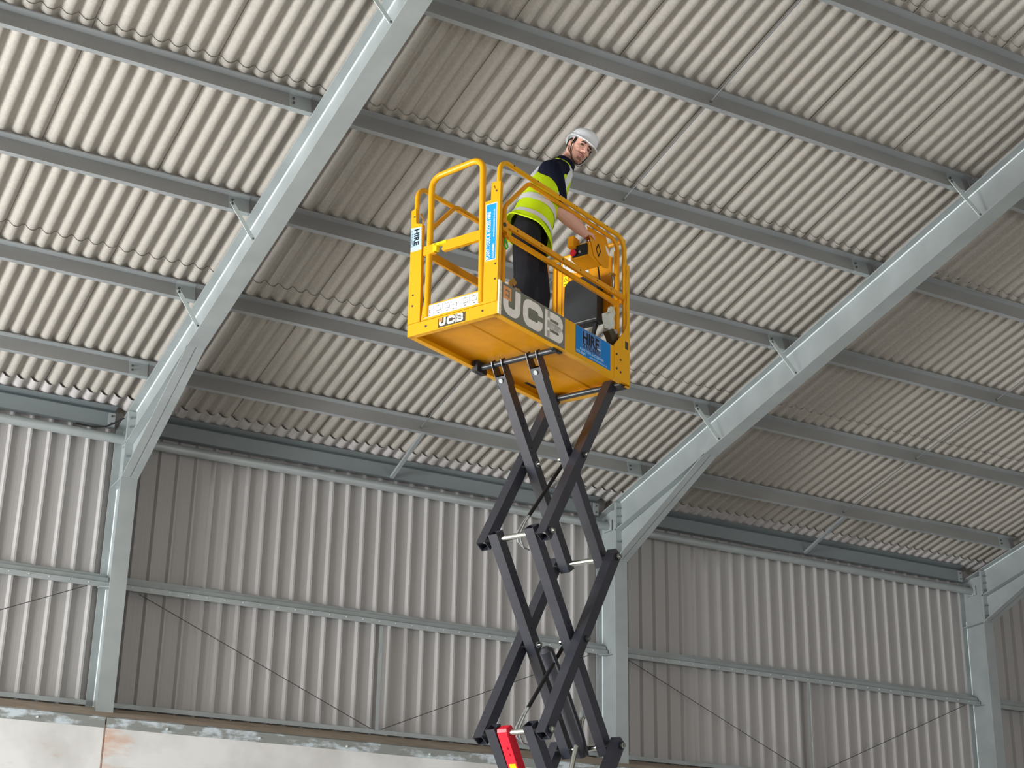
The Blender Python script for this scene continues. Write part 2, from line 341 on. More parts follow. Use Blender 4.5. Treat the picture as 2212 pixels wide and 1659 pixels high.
# ------------------------------------------------------------------ portal frames
TF, TW_ = 0.014, 0.010
def isec_path(mb, pA, pB, nrm, depth, xc, part):
    """rolled I section swept from pA to pB (outer inner-flange face line), nrm points from inner flange to outer flange"""
    d = (pB - pA)
    X = V((1, 0, 0)); o = V((xc, 0, 0))
    lo, hi = {'inner': (0, TF), 'outer': (depth - TF, depth), 'web': (TF, depth - TF)}[part]
    hw = W2 if part != 'web' else TW_ / 2
    mb.prism([(-hw, lo), (hw, lo), (hw, hi), (-hw, hi)], o + pA, X, nrm, d)
def bolts(name, pts, axis, r, h, m, parent):
    for p in pts:
        p = V(p); MB().cyl((0, 0, 0), V(axis) * h, r, 6).build(name, m, parent, loc=p)
def portal(i, where):
    xc = i * BAY; root = empty('portal_frame', (xc, 0.2, 0))
    tag(root, where, 'steel frame', 'galvanised portal frames')
    inv = V((-xc, -0.2, 0))
    def B(mb, name, m=GALV):
        return mb.build(name, m, root)
    new = lambda: MB((xc, 0.2, 0))
    zt = ZH - 1.8202 * math.tan(AL) + DN / math.cos(AL)          # rafter top at column face
    zr_ = ZH - 1.8202 * math.tan(AL)                              # rafter soffit line at column face
    # column
    zc = zt - 0.02
    col = new()
    col.bx((xc - W2, 0, ZB - 0.03), (xc + W2, TF, zc)); col.bx((xc - W2, DC - TF, 4.1), (xc + W2, DC, zc - 0.1)); col.bx((xc - TW_ / 2, TF, 4.1), (xc + TW_ / 2, DC - TF, zc - 0.05))
    B(col, 'column')
    cap = new(); cap.prism([(0, zc), (DC, zc - 0.105), (DC, zc - 0.093), (0, zc + 0.012)], (xc - W2, 0, 0), (0, 1, 0), (0, 0, 1), (2 * W2, 0, 0)); B(cap, 'column_cap')
    st = new(); st.prism([(TF, ZK), (DC - TF, ZK - 0.02), (DC - TF, ZK - 0.008), (TF, ZK + 0.012)], (xc - W2 + .004, 0, 0), (0, 1, 0), (0, 0, 1), (2 * W2 - .008, 0, 0)); B(st, 'stiffener')
    # end plate between column and rafter
    ep = new(); ep.bx((xc - W2, -0.022, ZK - 0.005), (xc + W2, -0.001, zt - 0.03)); B(ep, 'end_plate')
    # rafter
    for part in ('inner', 'outer', 'web'):
        m = new(); start = RP(0, -1.875, 0) if part != 'outer' else RP(0, -1.80, 0)
        isec_path(m, start, RP(0, RIDGE, 0), NN, DN, xc, part)
        B(m, {'inner': 'rafter_bottom_flange', 'outer': 'rafter_top_flange', 'web': 'rafter_web'}[part])
    # root fillets between web and flanges, near-white to paint in the glint along them
    for sd in (-1, 1):
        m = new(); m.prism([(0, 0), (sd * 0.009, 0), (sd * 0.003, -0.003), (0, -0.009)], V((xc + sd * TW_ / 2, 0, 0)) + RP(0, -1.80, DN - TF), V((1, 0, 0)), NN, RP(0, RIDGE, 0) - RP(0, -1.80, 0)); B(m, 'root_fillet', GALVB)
        m = new(); m.prism([(0, 0), (sd * 0.008, 0), (sd * 0.003, -0.003), (0, -0.008)], V((xc + sd * TW_ / 2, DC - TF, 4.1)), V((1, 0, 0)), V((0, 1, 0)), V((0, 0, 2.45))); B(m, 'root_fillet', GALVB)  # pale column strip stands in for light leaking past the outer flange
    # haunch
    pk, ph = V((xc, -0.022, ZK + 0.005)), V((xc, YH, ZH)); dd = (ph - pk); nn = V((0, dd.z, -dd.y)).normalized()
    if nn.z < 0: nn = -nn
    m = new(); m.prism([(-W2, 0), (W2, 0), (W2, TF), (-W2, TF)], pk, V((1, 0, 0)), nn, dd); B(m, 'haunch_flange')
    m = new(); m.prism([(pk.y, pk.z), (ph.y, ph.z), (-0.022, zr_)], (xc - TW_ / 2, 0, 0), (0, 1, 0), (0, 0, 1), (TW_, 0, 0)); B(m, 'haunch_web')
    # bolts of the end plate, on both sides
    for s in (-1, 1):
        for z in (zt - 0.10, zt - 0.20, zt - 0.30, ZK + 0.22, ZK + 0.08):
            bolts('bolt', [(xc + s * 0.055 - xc, -0.022 - 0.2, z)], (0, -1, 0), 0.014, 0.016, BOLT, root)
        for z in (6.83, 6.70, 6.57, 6.33):
            bolts('bolt', [(s * 0.055, DC * 0.0 + TF - 0.2, z)], (0, 1, 0), 0.014, 0.024, BOLT, root)
    return root
FRAMES = [portal(0, 'leftmost galvanised portal frame, its column standing above the rust-stained concrete joint'),
portal(1, 'galvanised steel portal frame whose column stands directly behind the scissor arms'),
portal(2, 'galvanised portal frame at the right edge, only its column and knee in view')]

# ------------------------------------------------------------------ purlins, one per bay and line
FLW, FLT = 0.042, 0.066
def purlin_prof():
    t = 0.004; f = FLW; g = FLW + FLT; D = PD; l = 0.014     # (along, normal)
    return [(0, 0), (f, 0), (f, D - t), (g - t, D - t), (g - t, D - l), (g, D - l), (g, D), (f - t, D), (f - t, t), (t, t), (t, l), (0, l)]
BAYN = {-1: 'left of the leftmost frame', 0: 'between the leftmost and middle frames', 1: 'between the middle and right frames'}
ORD = {1: 'lowest', 2: 'second lowest', 3: 'third', 4: 'fourth', 5: 'fifth', 6: 'sixth'}
def purlin(bay, k):
    x0 = bay * BAY; a = P0 + PS * k
    p = RP(x0, a, DN + 0.001)
    mb = MB(p).prism(purlin_prof(), p + V((0.004, 0, 0)), TT, NN, (BAY - 0.008, 0, 0))
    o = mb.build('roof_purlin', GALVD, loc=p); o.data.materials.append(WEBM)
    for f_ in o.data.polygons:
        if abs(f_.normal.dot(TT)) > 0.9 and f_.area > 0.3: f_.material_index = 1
    lab = ('lowest' if k == 1 else ORD[k]) + ' grey zed purlin up from the eaves, ' + BAYN[bay]
    tag(o, lab, 'purlin', 'zed purlins under the roof sheets')
    xr = BAY - 0.286
    s = MB().prism([(-0.002, -0.003), (FLW + 0.004, -0.003), (FLW + 0.004, PD - 0.008), (FLW + FLT - 0.008, PD - 0.008), (FLW + FLT - 0.008, PD - 0.005), (FLW + 0.0005, PD - 0.005), (FLW + 0.0005, -0.0005), (-0.002, -0.0005)], V((xr, 0, 0)), TT, NN, (0.19, 0, 0))
    s.build('sleeve', GALV, o)
    for h in (0.045, 0.095):
        MB().cyl((0, 0, 0), TT * 0.014, 0.012, 6).build('bolt', BOLTD, o, loc=V((xr + 0.03, 0, 0)) + TT * (FLW + 0.004) + NN * h)
    cl = MB().bx((BAY - 0.07, 0, 0), (BAY - 0.006, 0.001, 0.001)); 
    return o
for bay in (-1, 0, 1):
    for k in range(1, 7): purlin(bay, k)

# sag rods between purlins at mid bay
for bay in (0, 1):
    for k in range(1, 6):
        a, b = P0 + PS * k + FLW, P0 + PS * (k + 1) + FLW
        p = RP(bay * BAY + 2.985, a, DN + 0.045); q = RP(bay * BAY + 3.02, b, DN + 0.100)
        o = MB(p).cyl(p, q, 0.0055, 8).build('sag_rod', mat('rod_steel', lin(122, 126, 128), .45, .3, .05, 8), loc=p)
        MB().cyl((0, 0, 0), TT * 0.016, 0.011, 6).build('nut', BOLTD, o)
        tag(o, 'thin sag rod rising from the %s purlin, %s' % (ORD[k], BAYN[bay]), 'sag rod', 'sag rods at mid bay')
    p = RP(bay * BAY + 3.03, P0 + PS + 0.03, DN + 0.0); q = V((bay * BAY + 3.07, 0.275, 7.065))
    o = MB(p).sweep([p, q], [(-.021, -.002), (.021, -.002), (.021, .002), (-.017, .002), (-.017, .03), (-.021, .03)], up=NN).build('eaves_strut', GALVD, loc=p)
    tag(o, 'flat strut from lowest purlin to eaves beam, ' + BAYN[bay], 'strut', 'eaves struts')

# eaves beams, tubes, wall rails
for bay in (-1, 0, 1):
    x0 = bay * BAY
    r = V((x0 + 0.12, 0.30, 7.075))
    o = MB(r).prism([(0.28, 7.075), (0.284, 7.071), (0.36, 7.071), (0.36, 7.078), (0.287, 7.078), (0.287, 7.220), (0.33, 7.262), (0.33, 7.268), (0.235, 7.292), (0.233, 7.286), (0.322, 7.261), (0.28, 7.224)], (x0 + 0.12, 0, 0), (0, 1, 0), (0, 0, 1), (BAY - 0.26, 0, 0)).build('eaves_beam', EAVE, loc=r)
    tag(o, 'grey-green cold-formed eaves beam ' + BAYN[bay], 'eaves beam', 'eaves beams')
    pl = MB().bx((0.16, 0.270, 7.06), (0.20, 0.278, 7.2)); del pl
    for xx in (0.05, BAY - 0.30):
        MB().box((0, 0, 0), (0.075, 0.006, 0.15)).build('end_cleat', GALV, o, loc=(xx, -0.026, 0.07))
        for dz in (0.03, 0.11): MB().cyl((0, 0, 0), (0, -0.012, 0), 0.011, 6).build('bolt', BOLTD, o, loc=(xx, -0.029, dz))
    t = V((x0 + 0.012, 0.25, 6.945))
    o = MB(t).cyl((x0 + 0.025, 0.25, 6.945), (x0 + BAY - 0.025, 0.25, 6.945), 0.0505, 24).build('eaves_tube', GALV, smooth=40, loc=t)
    tag(o, 'round galvanised tube under the eaves beam, ' + BAYN[bay], 'tube', 'round eaves tubes')
    for xx in (0.010, BAY - 0.034):
        MB().box((0, 0, 0), (0.010, 0.17, 0.13)).build('end_plate', GALV, o, loc=(xx, 0.0, 0.0))
    # wall rail (cold formed, stepped face)
    g = V((x0 + 0.02, 0.40, 5.38))
    prof = [(0.270, 5.370), (0.262, 5.372), (0.262, 5.425), (0.300, 5.440), (0.310, 5.482), (0.392, 5.482), (0.392, 5.532), (0.400, 5.532), (0.400, 5.474), (0.318, 5.474), (0.308, 5.434), (0.270, 5.420)]
    o = MB(g).prism(prof, (x0 + 0.022, 0, 0), (0, 1, 0), (0, 0, 1), (BAY - 0.044, 0, 0)).build('wall_rail', GALV, loc=g)
    tag(o, 'horizontal steel sheeting rail across the cladding, ' + BAYN[bay], 'rail', 'sheeting rails on the wall')
    for j in range(29):
        MB().cyl((0, 0, 0), (0, -0.006, 0), 0.006, 6).build('fixing', GALVB, o, loc=(0.20 + j * RP_, -0.138, 0.025))
    for xx, s in ((0.0, 1), (BAY - 0.045, -1)):
        MB().prism([(0.0, 0), (s * 0.10, 0.06), (s * 0.10, 0.13), (0, 0.15)], (0, 0, 0), (1, 0, 0), (0, 1, 0), (0, 0, 0.008)).build('rail_cleat', GALV, o, loc=(xx, -0.22, -0.016))
    # vertical strut at mid bay and diagonal wires
    if bay >= 0:
        s = V((x0 + 3.05, 0.37, 4.235))
        o = MB(s).bx((x0 + 3.035, 0.33, 4.235), (x0 + 3.075, 0.334, 5.372)).bx((x0 + 3.071, 0.334, 4.235), (x0 + 3.075, 0.372, 5.372)).build('side_rail_strut', GALV, loc=s)
        tag(o, 'slim upright steel strut below the sheeting rail, ' + BAYN[bay], 'strut', 'upright rail struts')
        w = V((x0 + 0.32, 0.34, 5.365))
        o = MB(w).cyl(w, (x0 + 2.98, 0.335, 4.25), 0.0045, 6).build('bracing_wire', BOLTD, loc=w)
        tag(o, 'thin wire falling rightwards across the lower cladding, ' + BAYN[bay], 'wire', 'bracing wires')
        w = V((x0 + 5.76, 0.34, 5.36))
        o = MB(w).cyl(w, (x0 + 3.11, 0.335, 4.25), 0.0045, 6).build('bracing_wire', BOLTD, loc=w)
        tag(o, 'thin wire rising rightwards across the lower cladding, ' + BAYN[bay], 'wire', 'bracing wires')
    else:
        w = V((x0 + 5.78, 0.34, 5.385))
        o = MB(w).cyl(w, (x0 + 3.11, 0.335, 4.22), 0.0045, 6).build('bracing_wire', BOLTD, loc=w)
        tag(o, 'thin diagonal wire meeting the leftmost column at the sheeting rail', 'wire', 'bracing wires')
# end of the fourth bay seen past the right column
g = V((12.02, 0.40, 5.38))
o = MB(g).prism(prof, (12.022, 0, 0), (0, 1, 0), (0, 0, 1), (BAY - 0.044, 0, 0)).build('wall_rail', GALV, loc=g)
tag(o, 'horizontal sheeting rail stub to the right of the right-hand column', 'rail', 'sheeting rails on the wall')
# fly braces from purlins to rafters
for i, fr in ((0, 'leftmost'), (1, 'middle')):
    for k in (2, 3, 5):
        a = P0 + PS * k
        p = RP(i * BAY - 0.262, a + FLW + 0.008, DN + 0.075); q = RP(i * BAY - 0.088, a + FLW + 0.075, 0.006)
        d = (q - p).normalized(); side = d.cross(TT).normalized(); nrm = side.cross(d)
        hw = 0.021 + 0.009 * i
        o = MB(p).prism([(-hw, -.002), (hw, -.002), (hw, .002), (-hw, .002)], p, side, nrm, q - p).build('fly_brace', GALVB, FRAMES[i], loc=p - FRAMES[i].location)
        for e_ in (0.018, (q - p).length - 0.018):
            MB().cyl((0, 0, 0), nrm * 0.010, 0.009, 6).build('bolt', BOLTD, o, loc=d * e_)
# short loose cable by the leftmost knee
pts = [V((-0.095, 0.10, 7.13)), V((-0.16, 0.14, 7.085)), V((-0.25, 0.19, 7.035)), V((-0.36, 0.23, 7.02)), V((-0.55, 0.262, 7.035))]
o = MB(pts[0]).tube(pts, 0.009, 8).build('loose_cable', STRAP, smooth=60, loc=pts[0])
tag(o, 'short black cable hanging from the leftmost frame knee over the eaves beam', 'cable')
#PART2
# ------------------------------------------------------------------ scissor lift (local axes: u along deck, v across, h up)
LQ = (0.3356867, -7.1323275, 5.7438452, 0.4193939, 1.6124334, 0.0021782, 0.0088196)
_e = V((math.cos(LQ[3]) * math.cos(LQ[5]), math.sin(LQ[3]) * math.cos(LQ[5]), math.sin(LQ[5])))
_w0 = V((-math.sin(LQ[3]), math.cos(LQ[3]), 0)); _h0 = _e.cross(_w0)
_w = _w0 * math.cos(LQ[6]) + _h0 * math.sin(LQ[6]); _h = _e.cross(_w)
LB = V(LQ[:3]); LEN = LQ[4]; WID = 0.76
UC, VC = 1.25, 0.38
HB = -(LB + _e * UC + _w * VC).z / _h.z                     # h of the floor under the chassis centre
BASE = LB + _e * UC + _w * VC + _h * HB
lift = empty('scissor_lift', BASE)
lift.matrix_world = Matrix.Translation(BASE) @ Matrix(((_e.x, _w.x, _h.x), (_e.y, _w.y, _h.y), (_e.z, _w.z, _h.z))).to_4x4()
tag(lift, 'yellow scissor lift with raised guardrailed platform on black folding arms', 'scissor lift')
LO = (UC, VC, HB)
def LM(): return MB(LO)
def lw(u, v, h): return LB + _e * u + _w * v + _h * h
EU, EV, EH = V((1, 0, 0)), V((0, 1, 0)), V((0, 0, 1))

def ribbon(mb, path, w, o, ax, ay, n, th=0.0015, r=0.0, cut=5):
    o, ax, ay, n = V(o), V(ax), V(ay), V(n)
    P = [V((p[0], p[1], 0)) for p in path]
    if r > 0: P = bent(P, r, cut)
    L_, R_ = [], []
    for i, p in enumerate(P):
        a = (P[i] - P[i - 1]).normalized() if i else None; b = (P[i + 1] - P[i]).normalized() if i < len(P) - 1 else None
        t = ((a or b) + (b or a)).normalized(); s = V((-t.y, t.x, 0)); k = w / 2 / (max(.3, t.dot(b)) if (a and b) else 1)
        L_.append(p + s * k); R_.append(p - s * k)
    for i in range(len(P) - 1):
        q = [L_[i], L_[i + 1], R_[i + 1], R_[i]]
        mb.prism([(p.x, p.y) for p in q], o, ax, ay, n * th)
    return mb
def text_obj(name, body, size, o, ax, ay, m, parent, bold=0.0, align='LEFT', sx=1.0, th=0.0012):
    cu = bpy.data.curves.new('t', 'FONT'); cu.body = body; cu.size = size; cu.offset = bold * size; cu.align_x = align; cu.resolution_u = 2; cu.fill_mode = 'FRONT'
    ob = bpy.data.objects.new('t', cu); COL.objects.link(ob)
    bpy.context.view_layer.update()
    me = bpy.data.meshes.new_from_object(ob.evaluated_get(bpy.context.evaluated_depsgraph_get()))
    o, ax, ay = V(o) - V(LO), V(ax), V(ay)
    for v_ in me.vertices: v_.co = o + ax * (v_.co.x * sx) + ay * v_.co.y
    me.materials.clear(); me.materials.append(m)
    bpy.data.objects.remove(ob)
    r = bpy.data.objects.new(name, me); return link(r, parent)

# ---- deck, toe boards and platform sheet metal
deck = LM()
deck.bx((0.012, 0.012, 0.052), (LEN - 0.012, WID - 0.012, 0.060)); deck_o = deck.build('deck', YELD, lift)
LM().prism([(0.325, .052), (0.335, 0.046), (0.355, 0.046), (0.365, 0.052)], (0.02, 0, 0), EV, EH, (LEN - 0.04, 0, 0)).build('deck_seam', YELD, deck_o)
LM().bx((1.25, 0.66, 0.0495), (1.38, 0.685, 0.0518)).build('deck_slot', INK, deck_o)
# near and far side skirts with inward bottom lip
for v0, s, nm in ((0.0, 1, 'side_skirt'), (WID, -1, 'side_skirt')):
    sk = LM(); sk.prism([(v0, 0), (v0 + s * 0.042, 0), (v0 + s * 0.042, 0.004), (v0 + s * 0.004, 0.004), (v0 + s * 0.004, 0.243), (v0, 0.243)], (0.004, 0, 0), EV, EH, (LEN - 0.012, 0, 0))
    sko = sk.build(nm, YEL, lift)
    if s == 1: skirt = sko
# end beam (gate end) and far end skirt
LM().prism([(0, 0), (0.040, 0), (0.040, 0.004), (0.004, 0.004), (0.004, 0.088), (0, 0.088)], (0, 0.0, 0), EU, EH, (0, WID, 0)).build('end_skirt', YEL, lift)
LM().prism([(LEN, -0.018), (LEN - 0.05, -0.018), (LEN - 0.05, -0.014), (LEN - 0.004, -0.010), (LEN - 0.004, 0.243), (LEN, 0.243)], (0, 0.0, 0), EU, EH, (0, WID, 0)).build('end_skirt', YEL, lift)
for v_ in (0.12, 0.60): LM().cyl((0, v_, 0.045), (-0.004, v_, 0.045), 0.008, 8).build('rivet', BOLTD, lift)
# corner posts at the gate end
LM().prism([(0.655, 0.09), (0.762, 0.09), (0.768, 0.80), (0.775, 0.955), (0.735, 0.965), (0.728, 0.86), (0.724, 0.845), (0.672, 0.828)], (-0.003, 0, 0), EV, EH, (0.030, 0, 0)).build('corner_post', YEL, lift)
LM().prism([(0.004, 0.09), (0.116, 0.09), (0.124, 0.842), (0.076, 0.842), (0.074, 0.975), (-0.002, 0.965)], (-0.003, 0, 0), EV, EH, (0.030, 0, 0)).build('corner_post', YEL, lift)
for v_, h_ in ((0.725, 0.22), (0.725, 0.30), (0.742, 0.90), (0.022, 0.36), (0.022, 0.25), (0.030, 0.90)):
    LM().cyl((-0.003, v_, h_), (-0.007, v_, h_), 0.007, 8).build('rivet', BOLTD, lift)
# ---- gate
gate = LM().tube(bent([(0.010, 0.603, 0.11), (0.012, 0.608, 0.70), (0.012, 0.612, 1.170), (0.012, 0.165, 1.198), (0.012, 0.155, 0.70), (0.010, 0.140, 0.11)], 0.085, 7), 0.0225, 12).build('gate', YEL, lift, smooth=50)
LM().prism([(0.105, 0.094), (0.648, 0.094), (0.640, 0.200), (0.115, 0.202)], (0.004, 0, 0), EV, EH, (0.012, 0, 0)).build('kick_panel', YEL, gate)
LM().prism([(0.150, 0.567), (0.470, 0.567), (0.482, 0.585), (0.470, 0.600), (0.470, 0.640), (0.150, 0.640)], (-0.012, 0, 0), EV, EH, (0.028, 0, 0)).build('gate_bar', YEL, gate)
LM().prism([(0.545, 0.575), (0.642, 0.575), (0.642, 0.642), (0.545, 0.642)], (-0.012, 0, 0), EV, EH, (0.028, 0, 0)).build('gate_bar', YEL, gate)
LM().prism([(0.44, 0.622), (0.56, 0.622), (0.56, 0.642), (0.44, 0.640)], (-0.016, 0, 0), EV, EH, (0.034, 0, 0)).prism([(0.525, 0.585), (0.555, 0.585), (0.555, 0.64), (0.525, 0.64)], (-0.016, 0, 0), EV, EH, (0.034, 0, 0)).build('gate_latch', LYEL, gate)
lab = LM().prism([(0.620, 0.107), (0.620, 0.192), (0.152, 0.192), (0.152, 0.107)], (0.0035, 0, 0), EV, EH, (-0.0015, 0, 0)).build('pictogram_label', WHITE, gate)
pk = LM()
for j in range(6):
    v0 = 0.605 - j * 0.076
    if j: pk.bx((0.0015, v0 + 0.012, 0.118), (0.0025, v0 + 0.013, 0.182))
    if j in (0, 3):
        pk.bx((0.0015, v0 - 0.036, 0.135), (0.0025, v0 - 0.030, 0.160)); pk.bx((0.0015, v0 - 0.012, 0.150), (0.0025, v0 - 0.002, 0.153)); pk.bx((0.0015, v0 - 0.012, 0.118), (0.0025, v0 - 0.002, 0.122)); pk.bx((0.0015, v0 - 0.040, 0.116), (0.0025, v0 - 0.028, 0.120))
    else:
        pk.bx((0.0015, v0 - 0.052, 0.138), (0.0025, v0 - 0.014, 0.141)); pk.bx((0.0015, v0 - 0.052, 0.141), (0.0025, v0 - 0.050, 0.160))
        for q in range(3): pk.bx((0.0015, v0 - 0.018 - q * 0.013, 0.172), (0.0025, v0 - 0.012 - q * 0.013, 0.175 + 0.004 * (q == 1))); 
        pk.bx((0.0015, v0 - 0.040, 0.120), (0.0025, v0 - 0.024, 0.124))
pk.build('pictogram_print', INK, gate)
# ---- rails
RR = 0.0175
def rail(name, pts, r=0.09, rad=RR, m=YEL, parent=lift): return LM().tube(bent(pts, r, 7), rad, 12).build(name, m, parent, smooth=50)
for v_, fl in ((0.024, 0), (0.742, 1)):
    rail('guard_rail', [(0.016, v_, 0.80), (0.016, v_, 1.148), (LEN - 0.035, v_, 1.176), (LEN - 0.030, v_, 0.24)], 0.10)
    vi = v_ + (0.036 if not fl else -0.036)
    rail('extension_rail', [(0.130, vi, 0.10), (0.130, vi, 0.845), (0.400, vi, 1.140), (LEN - 0.072, vi, 1.150), (LEN - 0.075, vi, 0.24)], 0.085, 0.016, YELD)
    mr = LM(); mr.bx((0.03, v_ - 0.012, 0.668), (LEN - 0.03, v_ + 0.012, 0.706)); mr.build('mid_rail', YELD, lift)
    mr = LM(); mr.bx((0.115, vi - 0.010, 0.622), (LEN - 0.06, vi + 0.010, 0.655)); mr.build('mid_rail', YELD, lift)
    hs = 1 if not fl else -1
    hv = v_ - hs * RR
    for u_ in (0.16, 0.44, 0.70, 0.92, 1.14, 1.32):
        LM().cyl((u_, hv + hs * 0.004, 1.150 + 0.017 * u_), (u_, hv - hs * 0.0008, 1.150 + 0.017 * u_), 0.0065, 8).build('rail_hole', INK, lift)
        LM().cyl((u_ + .06, v_ - hs * 0.013, 0.687), (u_ + .06, v_ - hs * 0.0125, 0.687), 0.007, 8).build('rail_hole', INK, lift)
# near corner bracket at the mid rail and its round boss
LM().bx((0.045, 0.004, 0.625), (0.105, 0.030, 0.71)).build('rail_bracket', YELD, lift)
LM().cyl((0.06, 0.003, 0.665), (0.06, -0.002, 0.665), 0.016, 12).build('rail_boss', DGREY, lift)
# far-end corner plates and posts
LM().prism([(1.40, 0.0), (LEN - 0.004, 0.0), (LEN - 0.004, 0.955), (1.575, 0.955), (1.57, 0.47), (1.535, 0.40), (1.40, 0.255)], (0, -0.004, 0), EU, EH, (0, 0.006, 0)).build('corner_post', YEL, lift)
LM().prism([(LEN - 0.05, 0.0), (LEN, 0.0), (LEN, 0.955), (LEN - 0.05, 0.955)], (0, WID - 0.03, 0), EU, EH, (0, 0.03, 0)).build('corner_post', YEL, lift)
for u_, h_ in ((1.43, 0.19), (1.48, 0.16), (1.43, 0.08), (1.48, 0.065)): LM().cyl((u_, -0.004, h_), (u_, -0.009, h_), 0.009, 8).build('rivet', BOLTD, lift)
LM().bx((1.545, -0.0055, 0.27), (1.585, -0.004, 0.33)).build('post_slot', DGREY, lift)
for v_ in (0.10, 0.66, 0.61):
    LM().bx((LEN - 0.032, v_ - 0.017, 0.06), (LEN - 0.006, v_ + 0.017, 1.10)).build('end_post', YEL, lift)
rail('end_rail', [(LEN - 0.02, 0.03, 1.165), (LEN - 0.02, 0.73, 1.165)], 0.05)
LM().bx((LEN - 0.03, 0.02, 0.66), (LEN - 0.008, 0.74, 0.70)).build('end_rail', YELD, lift)
# end panel with manual label, warning label and black document box
LM().prism([(0.14, 0.62), (0.605, 0.62), (0.605, 1.135), (0.58, 1.175), (0.42, 1.190), (0.24, 1.15), (0.14, 1.06)], (1.585, 0, 0), EV, EH, (0.010, 0, 0)).build('end_panel', YELD, lift)
lb = LM().prism([(0.590, 1.168), (0.455, 1.174), (0.35, 1.12), (0.345, 0.955), (0.42, 0.995), (0.585, 1.05)], (1.584, 0, 0), EV, EH, (-0.0015, 0, 0)).build('instruction_label', WHITE, lift)
pk = LM()
for j in range(4):
    for q in range(3): pk.bx((1.5815, 0.55 - j * 0.05, 1.145 - q * 0.030 - j * .006), (1.5822, 0.565 - j * 0.05 + 0.012 * (q % 2), 1.150 - q * 0.030 - j * .006))
pk.bx((1.5815, 0.475, 1.055), (1.5822, 0.482, 1.085)).build('label_print', INK, lift)
LM().bx((1.5828, 0.537, 0.922), (1.584, 0.58, 1.005)).build('warning_label', LYEL, lift)
wl = LM(); ribbon(wl, [(-.017, 0), (0, .030), (.017, 0), (-.017, 0)], 0.0035, (1.5826, 0.5585, 0.962), -EV, EH, -EU, 0.0006); wl.bx((1.5822, 0.548, 0.935), (1.5826, 0.570, 0.939)).build('warning_print', INK, lift)
bb = LM().prism([(0.195, 0.515), (0.485, 0.515), (0.492, 0.60), (0.488, 0.85), (0.46, 0.885), (0.40, 0.900), (0.25, 0.900), (0.195, 0.86)], (1.47, 0, 0), EV, EH, (0.085, 0, 0)).build('document_box', BLKM, lift)
LM().bx((1.466, 0.20, 0.53), (1.470, 0.48, 0.536)).build('box_lip', GINK, bb)
LM().sweep([(1.52, 0.23, 0.53), (1.52, 0.30, 0.30), (1.52, 0.33, 0.075)], [(-.012, -.012), (.012, -.012), (.012, .012), (-.012, .012)]).build('box_leg', BLKM, lift)
# control box on the near rail
hanger = LM().prism([(1.17, 1.135), (1.42, 1.14), (1.47, 1.05), (1.45, 0.90), (1.38, 0.88), (1.26, 0.93), (1.22, 1.03)], (0, 0.082, 0), EU, EH, (0, 0.006, 0)).build('control_hanger', YELD, lift)
LM().prism([(1.405, 1.075), (1.445, 1.055), (1.468, 1.015), (1.455, 1.0), (1.42, 1.03)], (0, 0.0815, 0), EU, EH, (0, -0.001, 0)).build('hanger_hole', OFFW, lift)
cb = LM().prism([(1.205, 0.915), (1.36, 0.885), (1.40, 0.93), (1.385, 1.05), (1.30, 1.075), (1.255, 1.03), (1.235, 1.04), (1.20, 1.02)], (0, 0.09, 0), EU, EH, (0, 0.16, 0)).build('control_box', YELD, lift)
LM().prism([(1.155, 1.00), (1.235, 0.99), (1.24, 1.075), (1.165, 1.085)], (0, 0.20, 0), EU, EH, (0, 0.05, 0)).build('control_guard', YELD, cb)
LM().prism([(1.200, 0.925), (1.206, 0.925), (1.206, 1.015), (1.200, 1.015)], (0, 0.10, 0), EU, EH, (0, 0.135, 0)).build('switch_panel', INK, cb)
LM().tube([(1.200, 0.215, 0.955), (1.188, 0.215, 0.955), (1.184, 0.215, 0.955), (1.172, 0.215, 0.955)], [0.012, 0.012, 0.026, 0.022], 16).build('stop_button', REDM, cb, smooth=40)
LM().cyl((1.200, 0.165, 0.955), (1.190, 0.165, 0.955), 0.010, 10).build('key_switch', GINK, cb)
dm = LM(); ribbon(dm, [(0, .050), (.028, .0), (0, -.050), (-.028, .0), (0, .050)], 0.010, (1.315, 0.0815, 0.995), EU, EH, -EV, 0.001); dm.build('diamond_decal', INK, lift)
LM().tube([(1.325, 0.14, 1.05), (1.33, 0.14, 1.10), (1.333, 0.138, 1.135)], [0.015, 0.013, 0.017], 12).build('joystick', BLKM, cb, smooth=50)
LM().tube([(1.37, 0.12, 0.89), (1.374, 0.11, 0.80), (1.372, 0.10, 0.70), (1.375, 0.10, 0.60)], 0.006, 8).build('control_cable', STRAP, lift, smooth=60)
for du, dh in ((0, 0), (0.035, 0.012)):
    LM().tube([(1.455 + du, 0.06, 0.86 + dh), (1.462 + du, 0.055, 0.80), (1.47 + du * .6, 0.06, 0.74), (1.462, 0.06, 0.66)], 0.0035, 6).build('lock_pin_wire', BOLTD, lift, smooth=60)
LM().tube([(1.44, 0.06, 0.845), (1.50, 0.06, 0.858)], 0.013, 8).build('lock_pin', BRASS, lift)
